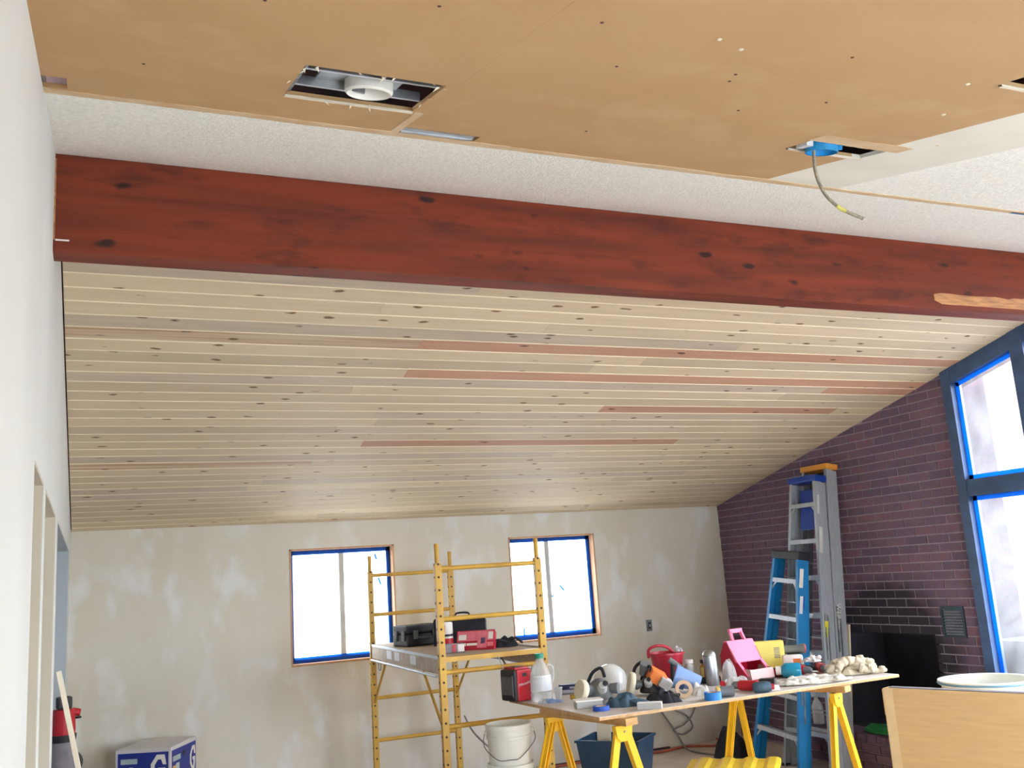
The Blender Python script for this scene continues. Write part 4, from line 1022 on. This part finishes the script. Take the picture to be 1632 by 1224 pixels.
MB().lathe([(.0, -.07), (.03, -.07), (.03, .05), (.038, .06), (.038, .085), (.0, .085)], 16, Matrix.Translation((0, 0, .15)) @ Matrix.Rotation(R(90), 4, 'Y')).build('barrel', 'rubber_grey', t, True)
MB().lathe([(.0, .086), (.034, .086), (.030, .094), (.0, .094)], 16, Matrix.Translation((0, 0, .15)) @ Matrix.Rotation(R(90), 4, 'Y')).build('lens_cap', 'tool_red', t, True)
MB().bx(-.05, .05, -.03, .03, 0, .12, .01).build('stand', 'black_plastic', t)
t = put('plastic_bag', 'clear and red plastic bag at the foot of the pink bin', 'bag', 4.07, 5.70, TT, R(-10))
heap(.24, .13, .05, 11.2, 30, .9, 16, .3, 4, .6).build('bag', 'frosted', t, True)
MB().lathe([(.0, .0), (.02, .0), (.02, .02), (.0, .022)], 12, Matrix.Translation((-.08, -.045, .03)) @ Matrix.Rotation(R(70), 4, 'X')).build('red_nozzle', 'tool_red', t, True)
t = put('white_block', 'small white foam block on the front table edge', 'block', 4.14, 5.405, TT, R(12))
MB().bx(-.045, .045, -.025, .025, 0, .034, .006).build('foam', 'print_white', t)
t = put('grey_motor', 'rounded blue grey motor body beside the white foam block', 'tool', 4.04, 5.375, TT + .034, R(8))
MB().lathe([(.0, -.06), (.026, -.06), (.034, -.045), (.034, .035), (.028, .055), (.0, .055)], 18, Matrix.Rotation(R(90), 4, 'Y')).build('housing', 'teal_dark', t, True)
MB().lathe([(.0, .055), (.020, .055), (.018, .075), (.0, .075)], 14, Matrix.Rotation(R(90), 4, 'Y')).build('collar', 'deep_red', t, True)
t = put('drop_cloth', 'cream canvas drop cloth bunched at the right end of the work table', 'cloth', 5.03, 5.66, TT, R(18))
folds(heap(.44, .26, .052, 12.7, 60, 1.0, 10, .45, 3, .7), .44, .26, .098, 8, 9, .026, True).build('cloth', 'canvas', t, True, loc=(0, 0, .005))
t = put('pale_rag', 'pale flattened rag spread along the right front edge of the table', 'rag', 4.55, 5.50, TT, R(22))
folds(heap(.54, .22, .022, 21.3, 60, 1.0, 12, .4, 3, .7), .54, .22, .034, 9, 14, .015, True).build('cloth', 'canvas_pale', t, True, loc=(0, 0, .004))
t = put('white_scrap', 'small white cloth scrap on top of the drills', 'cloth', 4.98, 5.99, TT + .075, R(5))
folds(heap(.17, .10, .02, 31.0, 30, 1.0, 16, .3, 3, .6), .17, .10, .04, 3, 5, .012).build('cloth', 'paper', t, True)

PS[:] = [1.0, 0.0, 0.0]
# ------------------------------------------------------------------ ladders
def stepladder(name, label, loc, lean, roll, H, wt, wb, rail, cap, caph, steps, labels, lettering=None, tray=None, group='folded step ladders'):
    t = thing(name, label, 'ladder', loc, (-lean, roll, R(-90)), group)
    def hw(z): return wb + (wt - wb) * z / H
    RD = .072
    for s in (-1, 1):
        m = MB()
        a, b_ = Vector((s * hw(0), RD / 2, 0)), Vector((s * hw(H), RD / 2, H - .02))
        m.bar(a, b_, .006, RD, up=(0, 1, 0))
        for y in (.004, RD - .004): m.bar(Vector((s * (hw(0) - .012), y, 0)), Vector((s * (hw(H) - .012), y, H - .02)), .028, .006, up=(0, 1, 0))
        fr_ = m.build('front_rail', rail, t)
        r2 = MB(); a, b_ = Vector((s * (hw(0) - .012), RD + .028, .01)), Vector((s * (hw(H) - .012), RD + .022, H - .05)); r2.bar(a, b_, .022, .045, up=(0, 1, 0)); r2.build('rear_rail', rail, t)
        MB().box((s * hw(0), RD / 2, .012), (.02, .085, .024), None, .003).build('foot', 'black_plastic', fr_)
        sp_ = MB(); z0 = H * .52
        sp_.bar((s * (hw(z0) + .005), .022, z0), (s * (hw(z0 - .36) + .005), .028, z0 - .36), .004, .014, up=(0, 1, 0)); sp_.bar((s * (hw(z0) + .005), .050, z0 - .01), (s * (hw(z0 - .5) + .005), .058, z0 - .5), .004, .014, up=(0, 1, 0)); sp_.build('spreader', 'dull_steel', fr_)
    for k_ in range(1, steps + 1):
        z = k_ * .305; w = hw(z) - .004
        if z > H - .12: break
        m = MB(); m.bx(-w, w, .004, RD, z - .004, z + .004); m.bx(-w, w, .002, .008, z - .032, z + .004); m.bx(-w, w, RD - .006, RD, z - .02, z + .004); st_ = m.build('step', 'alu', t)
        if k_ % 2: 
            for s in (-1, 1): MB().bar((s * w, .012, z - .09), (s * (w - .07), .012, z - .015), .016, .004, up=(0, 1, 0)).build('step_brace', 'alu', st_)
    for z in [.3 * k_ + .14 for k_ in range(1, int(H / .3))]:
        w = hw(z) - .012
        if z < H - .2: MB().bar((-w, RD + .034, z), (w, RD + .034, z), .02, .006).build('rear_brace', 'alu', t)
    MB().box((0, .055, H - caph / 2 + .01), (wt * 2 + .035, .13, caph), None, .012).build('top_cap', cap, t)
    if tray: MB().box((.01, .062, H - .27), (wt * 1.35, .012, .34), None, .006).build('folded_tray', tray, t)
    for z0, z1, y0, y1, m in labels:
        zz = (z0 + z1) / 2
        MB().prism([(y0, z0), (y1, z0), (y1, z1), (y0, z1)], hw(zz) + .0045, hw(zz) + .006, 'x').build('sticker', m, fr_)
    if lettering:
        txt, z, size, y, m = lettering
        text(txt, size, m, fr_, (hw(z) + .006, y, z), (R(90), R(90), R(90)))
    return t
stepladder('step_ladder', 'tall aluminium step ladder with a blue top cap leaning on the brick wall', (5.270, 6.56, 0), R(7.6), R(0), 2.36, .155, .29, 'alu', 'cap_blue', .055, 8,
           [(2.02, 2.20, .012, .034, 'label_white'), (1.64, 1.93, .012, .046, 'sticker_white'), (1.04, 1.17, .014, .05, 'sticker_yellow')], None, 'cap_blue')
stepladder('step_ladder', 'tallest aluminium step ladder with an orange top cap against the brick wall', (5.400, 6.56, 0), R(7.6), R(0), 2.455, .15, .28, 'alu', 'cap_orange', .05, 8, [], ('WERNER', 1.18, .06, .036, 'print_white'))
stepladder('step_ladder', 'blue fibreglass step ladder with a black top leaning in front of the aluminium ladders', (5.115, 6.765, 0), R(8.0), R(5.0), 1.75, .155, .30, 'fiberglass_blue', 'black_plastic', .07, 6,
           [(1.42, 1.62, .012, .05, 'sticker_white'), (1.22, 1.40, .012, .044, 'label_white'), (1.30, 1.40, .02, .06, 'cap_blue')])
t = thing('wood_offcut', 'narrow pale wood offcut standing beside the tall aluminium ladder', 'wood', (5.538, 6.34, 0), (0, R(7.6), 0))
MB().bx(-.006, .006, -.016, .016, 0, 1.12, .002).build('stick', 'stick_cream', t)

# ------------------------------------------------------------------ hearth and floor clutter
t = thing('garden_hose', 'coiled green hose lying on the brick hearth', 'hose', (5.73, 6.05, .287))
for k_ in range(4):
    MB().tube(smooth_path([((.085 - .010 * k_ + .01 * math.sin(a * 1.7 + k_)) * math.cos(a * R(30)), (.27 - .035 * k_ + .02 * math.sin(a * 2.1 + k_)) * math.sin(a * R(30)) + .02 * k_, .011 + k_ * .012 + .004 * math.sin(a + k_)) for a in range(13)], 4), .010, 8).build('hose_turn', 'hose_green', t, True)
t = thing('white_spray_bottle', 'bright white bottle on the hearth seen between the ladder rails', 'bottle', (5.70, 6.86, .2815))
MB().lathe([(.0, 0), (.045, 0), (.047, .01), (.047, .14), (.03, .18), (.016, .20), (.016, .22)], 20, cap=False).build('body', 'glossy_white', t, True)
MB().bx(-.045, .02, -.014, .014, .218, .25, .004).build('trigger_head', 'print_white', t)
t = put('black_bag', 'black bag slumped on the floor behind the blue ladder', 'bag', 5.20, 7.45, 0.0005)
heap(.36, .28, .26, 14.1, 20, .6, 7).build('bag', 'black_fabric', t, True)

t = put('storage_tote', 'dark blue open storage tote on the floor under the table', 'tote', 3.78, 6.95, 0.0005, R(-22))
def tote(t, a, b_, w0, d0, w1, d1, H, m):
    for nm, P in (('wall', [(-w0, -d0, 0), (w0, -d0, 0), (w1, -d1, H), (-w1, -d1, H)]), ('wall', [(w0, -d0, 0), (w0, d0, 0), (w1, d1, H), (w1, -d1, H)]), ('wall', [(w0, d0, 0), (-w0, d0, 0), (-w1, d1, H), (w1, d1, H)]), ('wall', [(-w0, d0, 0), (-w0, -d0, 0), (-w1, -d1, H), (-w1, d1, H)])):
        V = [Vector(p) for p in P]; n = (V[1] - V[0]).cross(V[3] - V[0]).normalized() * .004
        MB().poly([v + n for v in V] + [v - n for v in V], [(0, 1, 2, 3), (7, 6, 5, 4), (0, 4, 5, 1), (1, 5, 6, 2), (2, 6, 7, 3), (3, 7, 4, 0)]).build(nm, m, t)
    MB().bx(-w0, w0, -d0, d0, 0, .008).build('bottom', m, t)
    r_ = MB(); r_.bx(-w1 - .012, w1 + .012, -d1 - .012, -d1 + .006, H - .018, H); r_.bx(-w1 - .012, w1 + .012, d1 - .006, d1 + .012, H - .018, H); r_.bx(-w1 - .012, -w1 + .006, -d1, d1, H - .018, H); r_.bx(w1 - .006, w1 + .012, -d1, d1, H - .018, H); r_.build('rim', b_, t)
tote(t, 0, 'tote_navy', .20, .15, .25, .19, .40, 'tote_navy')
t = put('cream_board', 'cream offcut of board standing in the dark blue tote', 'board', 3.70, 7.02, .010, R(-18), tilt=(R(4), R(4)))
MB().bx(-.055, .055, -.006, .006, 0, .56).build('board', 'cream_pad', t)
t = put('yellow_tote', 'bright yellow plastic tote on the floor below the work table', 'tote', 3.56, 5.10, 0.0005, R(-6))
tote(t, 0, 'tote_yellow', .17, .12, .205, .14, .48, 'tote_yellow')
lid = MB(); P = []
for i in range(25): P.append((-.27 + i * .54 / 24, .488 + (.010 if (i // 3) % 2 else 0)))
lid.prism([(-.27, .468)] + P[:] + [(.27, .468)], -.17, .17, 'y'); lid.build('lid', 'tote_yellow', t)

t = thing('cardboard_flat', 'large flat cardboard box standing on edge at the lower right', 'cardboard box', (4.01, 4.27, 0), (0, 0, math.atan2(-.80, .26)))
MB().bx(0, 1.25, 0, .07, 0, .945, .003).build('carton', 'cardboard', t)
MB().bx(-.004, .0, .004, .066, .0, .94).build('end_flap', 'cardboard_edge', t)
MB().bx(-.016, -.004, .02, .05, .80, .935).build('folded_tab', 'cardboard_edge', t)
MB().bx(.03, 1.24, .012, .058, .945, .950).build('top_seam', 'tool_grey', t)
MB().bx(.002, .055, -.0012, 0, .0, .943).build('edge_strip', 'cardboard_edge', t)
t = thing('white_basin', 'white round plastic basin behind the cardboard', 'basin', (5.30, 4.72, 0))
MB().lathe([(.0, .0), (.20, .0), (.22, .02), (.27, .80), (.29, .81), (.29, .835), (.262, .835), (.21, .03), (.0, .02)], 36).build('shell', 'bucket_white', t, True)
MB().lathe([(.291, .812), (.296, .818), (.291, .826)], 36, cap=False).build('rim_band', 'tote_light', t, True)

# printed carton at the lower left
t = thing('printed_carton', 'blue and white printed cardboard carton by the back wall, lower left', 'carton', (.549, 7.546, 0), (0, 0, R(-27)))
cw, cdp, chh = .40, .47, .65
MB().bx(-cw, 0, 0, cdp, 0, chh, .003).build('carton', 'carton_white', t)
MB().bx(-cw + .018, -.016, -.0012, 0, .02, chh - .022).build('front_print', 'carton_blue', t)
MB().bx(0, .0012, .018, cdp - .018, .20, chh - .022).build('side_print', 'carton_blue', t)
MB().bx(0, .0012, .018, cdp - .018, .02, .185).build('side_panel', 'carton_white', t)
def glogo(x, z, s, axis):
    pl = [(.55, 1.0), (-.05, 1.0), (-.5, .35), (-.5, -.35), (-.05, -1.0), (.45, -1.0), (.62, -.2), (.62, .08), (.02, .08), (.12, -.2), (.30, -.2), (.22, -.66), (.02, -.66), (-.2, -.25), (-.2, .28), (.05, .66), (.28, .66), (.42, .30), (.68, .30)]
    pl = [(x + a * s, z + b__ * s) for a, b__ in pl]
    return MB().prism(pl, -.0024, -.0012, 'y') if axis == 'y' else MB().prism(pl, .0012, .0024, 'x')
glogo(-.095, chh - .135, .095, 'y').build('logo', 'print_white', t)
glogo(cdp - .085, chh - .135, .085, 'x').build('logo', 'print_white', t)
MB().bx(-cw + .04, -.24, -.0024, -.0012, chh - .095, chh - .06).build('print_bar', 'carton_grey', t)
MB().bx(-cw + .10, -.27, -.0024, -.0012, chh - .15, chh - .115).build('print_bar', 'carton_grey', t)
MB().bx(-cw + .04, -.31, -.0030, -.0012, chh - .18, chh - .12).build('print_picture', 'carton_orange', t)
MB().bx(.0012, .0024, .035, .17, chh - .10, chh - .065).build('print_bar', 'carton_grey', t)
MB().bx(.0012, .0024, .09, .15, chh - .17, chh - .12).build('print_bar', 'carton_grey', t)
MB().bx(.0012, .003, .035, .085, chh - .19, chh - .13).build('print_picture', 'carton_orange', t)
MB().bx(.0012, .0024, cdp - .15, cdp - .03, chh - .265, chh - .245).build('print_bar', 'carton_grey', t)
MB().bx(.0012, .0035, .21, .255, chh - .085, chh - .055).build('hand_hole', 'black_plastic', t)
for s in (0, 1): MB().bx(-cw + .005, -.005, .004 + s * (cdp / 2 - .002), cdp / 2 - .003 + s * (cdp / 2 - .004), chh, chh + .003 + .004 * s).build('top_flap', 'carton_white', t)

# red tool standing in the third opening
t = thing('upright_vacuum', 'upright red and black power tool with a grey lower body in the far left doorway', 'power tool', (-.135, 7.20, 0), (0, 0, R(10)))
MB().lathe([(.0, 0), (.08, 0), (.085, .02), (.085, .78), (.06, .83), (.0, .83)], 20).build('lower_body', 'tool_grey', t, True)
MB().lathe([(.0, .82), (.075, .82), (.08, .85), (.08, .865), (.0, .865)], 20).build('collar', 'black_plastic', t, True)
MB().lathe([(.0, .865), (.07, .865), (.074, .90), (.066, 1.02), (.0, 1.03)], 20).build('head', 'tool_red', t, True)
MB().bx(-.045, .045, -.045, .045, 1.025, 1.10, .012).build('battery', 'black_plastic', t)
MB().tube([(.05, 0, 1.00), (.10, -.01, .99)], [.028, .022], 12).build('nozzle', 'tool_red', t, True)
MB().lathe([(.0, 0), (.02, 0), (.02, .012), (.0, .012)], 10, Matrix.Translation((.085, -.01, .955))).build('nozzle_foot', 'black_plastic', t, True)
MB().tube(smooth_path([(.07, -.05, .75), (.10, -.06, .70), (.08, -.07, .62)], 4), .012, 8).build('hose', 'black_plastic', t, True)
t = thing('trim_stick', 'thin cream trim stick leaning against the left wall', 'trim stick', (.178, 4.86, .002), (0, math.atan2(-.295, 1.404), 0))
MB().bx(-.011, .011, -.014, .014, 0, 1.43, .002).build('stick', 'stick_cream', t)

# cords along the back wall
def cord(name, label, pts, r_, m, cat='cord', group=None):
    o = MB().tube(smooth_path(pts, 7), r_, 8).build(name, m, None, True); return tag(o, label, cat, group)
cord('extension_cord', 'reddish extension cord running along the foot of the back wall', [(2.6, 8.10, .012), (3.2, 8.14, .012), (3.8, 8.09, .012), (4.35, 8.13, .012), (4.8, 8.02, .012), (5.15, 8.08, .012), (5.35, 7.93, .012), (5.58, 8.02, .012), (5.50, 8.12, .03)], .010, 'cord_orange')
cord('power_cable', 'dark cord lying beside the reddish extension cord', [(2.7, 8.17, .012), (3.3, 8.175, .012), (3.9, 8.16, .012), (4.5, 8.175, .012), (5.0, 8.15, .012)], .009, 'cord_dark')
cord('wall_cable', 'loose grey cable looping down the back wall by the brick corner', [(4.86, 8.18, .50), (4.95, 8.16, .34), (5.06, 8.12, .15), (5.09, 8.02, .012), (5.05, 7.80, .012), (5.10, 7.55, .012)], .009, 'cable_grey')
cord('wall_cable', 'grey cable hung in a knot on the back wall above the cords', [(4.96, 8.185, .50), (5.06, 8.17, .36), (5.22, 8.16, .27), (5.27, 8.15, .16), (5.15, 8.14, .11), (5.06, 8.15, .16), (5.18, 8.14, .20), (5.30, 8.15, .30), (5.40, 8.18, .50)], .008, 'cable_grey')
cord('bucket_cable', 'grey cable hanging from the scaffold towards the floor', [(2.90, 7.93, .56), (2.96, 7.88, .42), (3.08, 7.80, .28), (3.22, 7.75, .14), (3.32, 7.8, .012), (3.6, 7.95, .012)], .008, 'cable_grey')

# ------------------------------------------------------------------ outdoors
gd = tag(MB().bx(-45, 55, -45, 55, -.45, -.16).build('ground', 'ground'), 'open pale ground around the house', kind='structure')
tag(MB().bx(6.2, 17.5, -8, 16, -.16, -.14).build('ground_bed', 'soil'), 'dark soil bed outside the gable window', kind='structure')
ch = struct('wall_chimney', 'brick side of the chimney outside the gable window')
MB().bx(6.42, 7.0, 5.30, 7.2, -.2, 4.2).build('chimney_mass', 'brick_clay', ch)

tag(MB().bx(6.06, 7.4, 4.90, 5.28, -.14, .93).bx(6.03, 7.4, 4.87, 5.29, .93, .99).build('garden_wall', 'dark_stone'), 'low dark stone garden wall outside the gable window', 'garden wall')
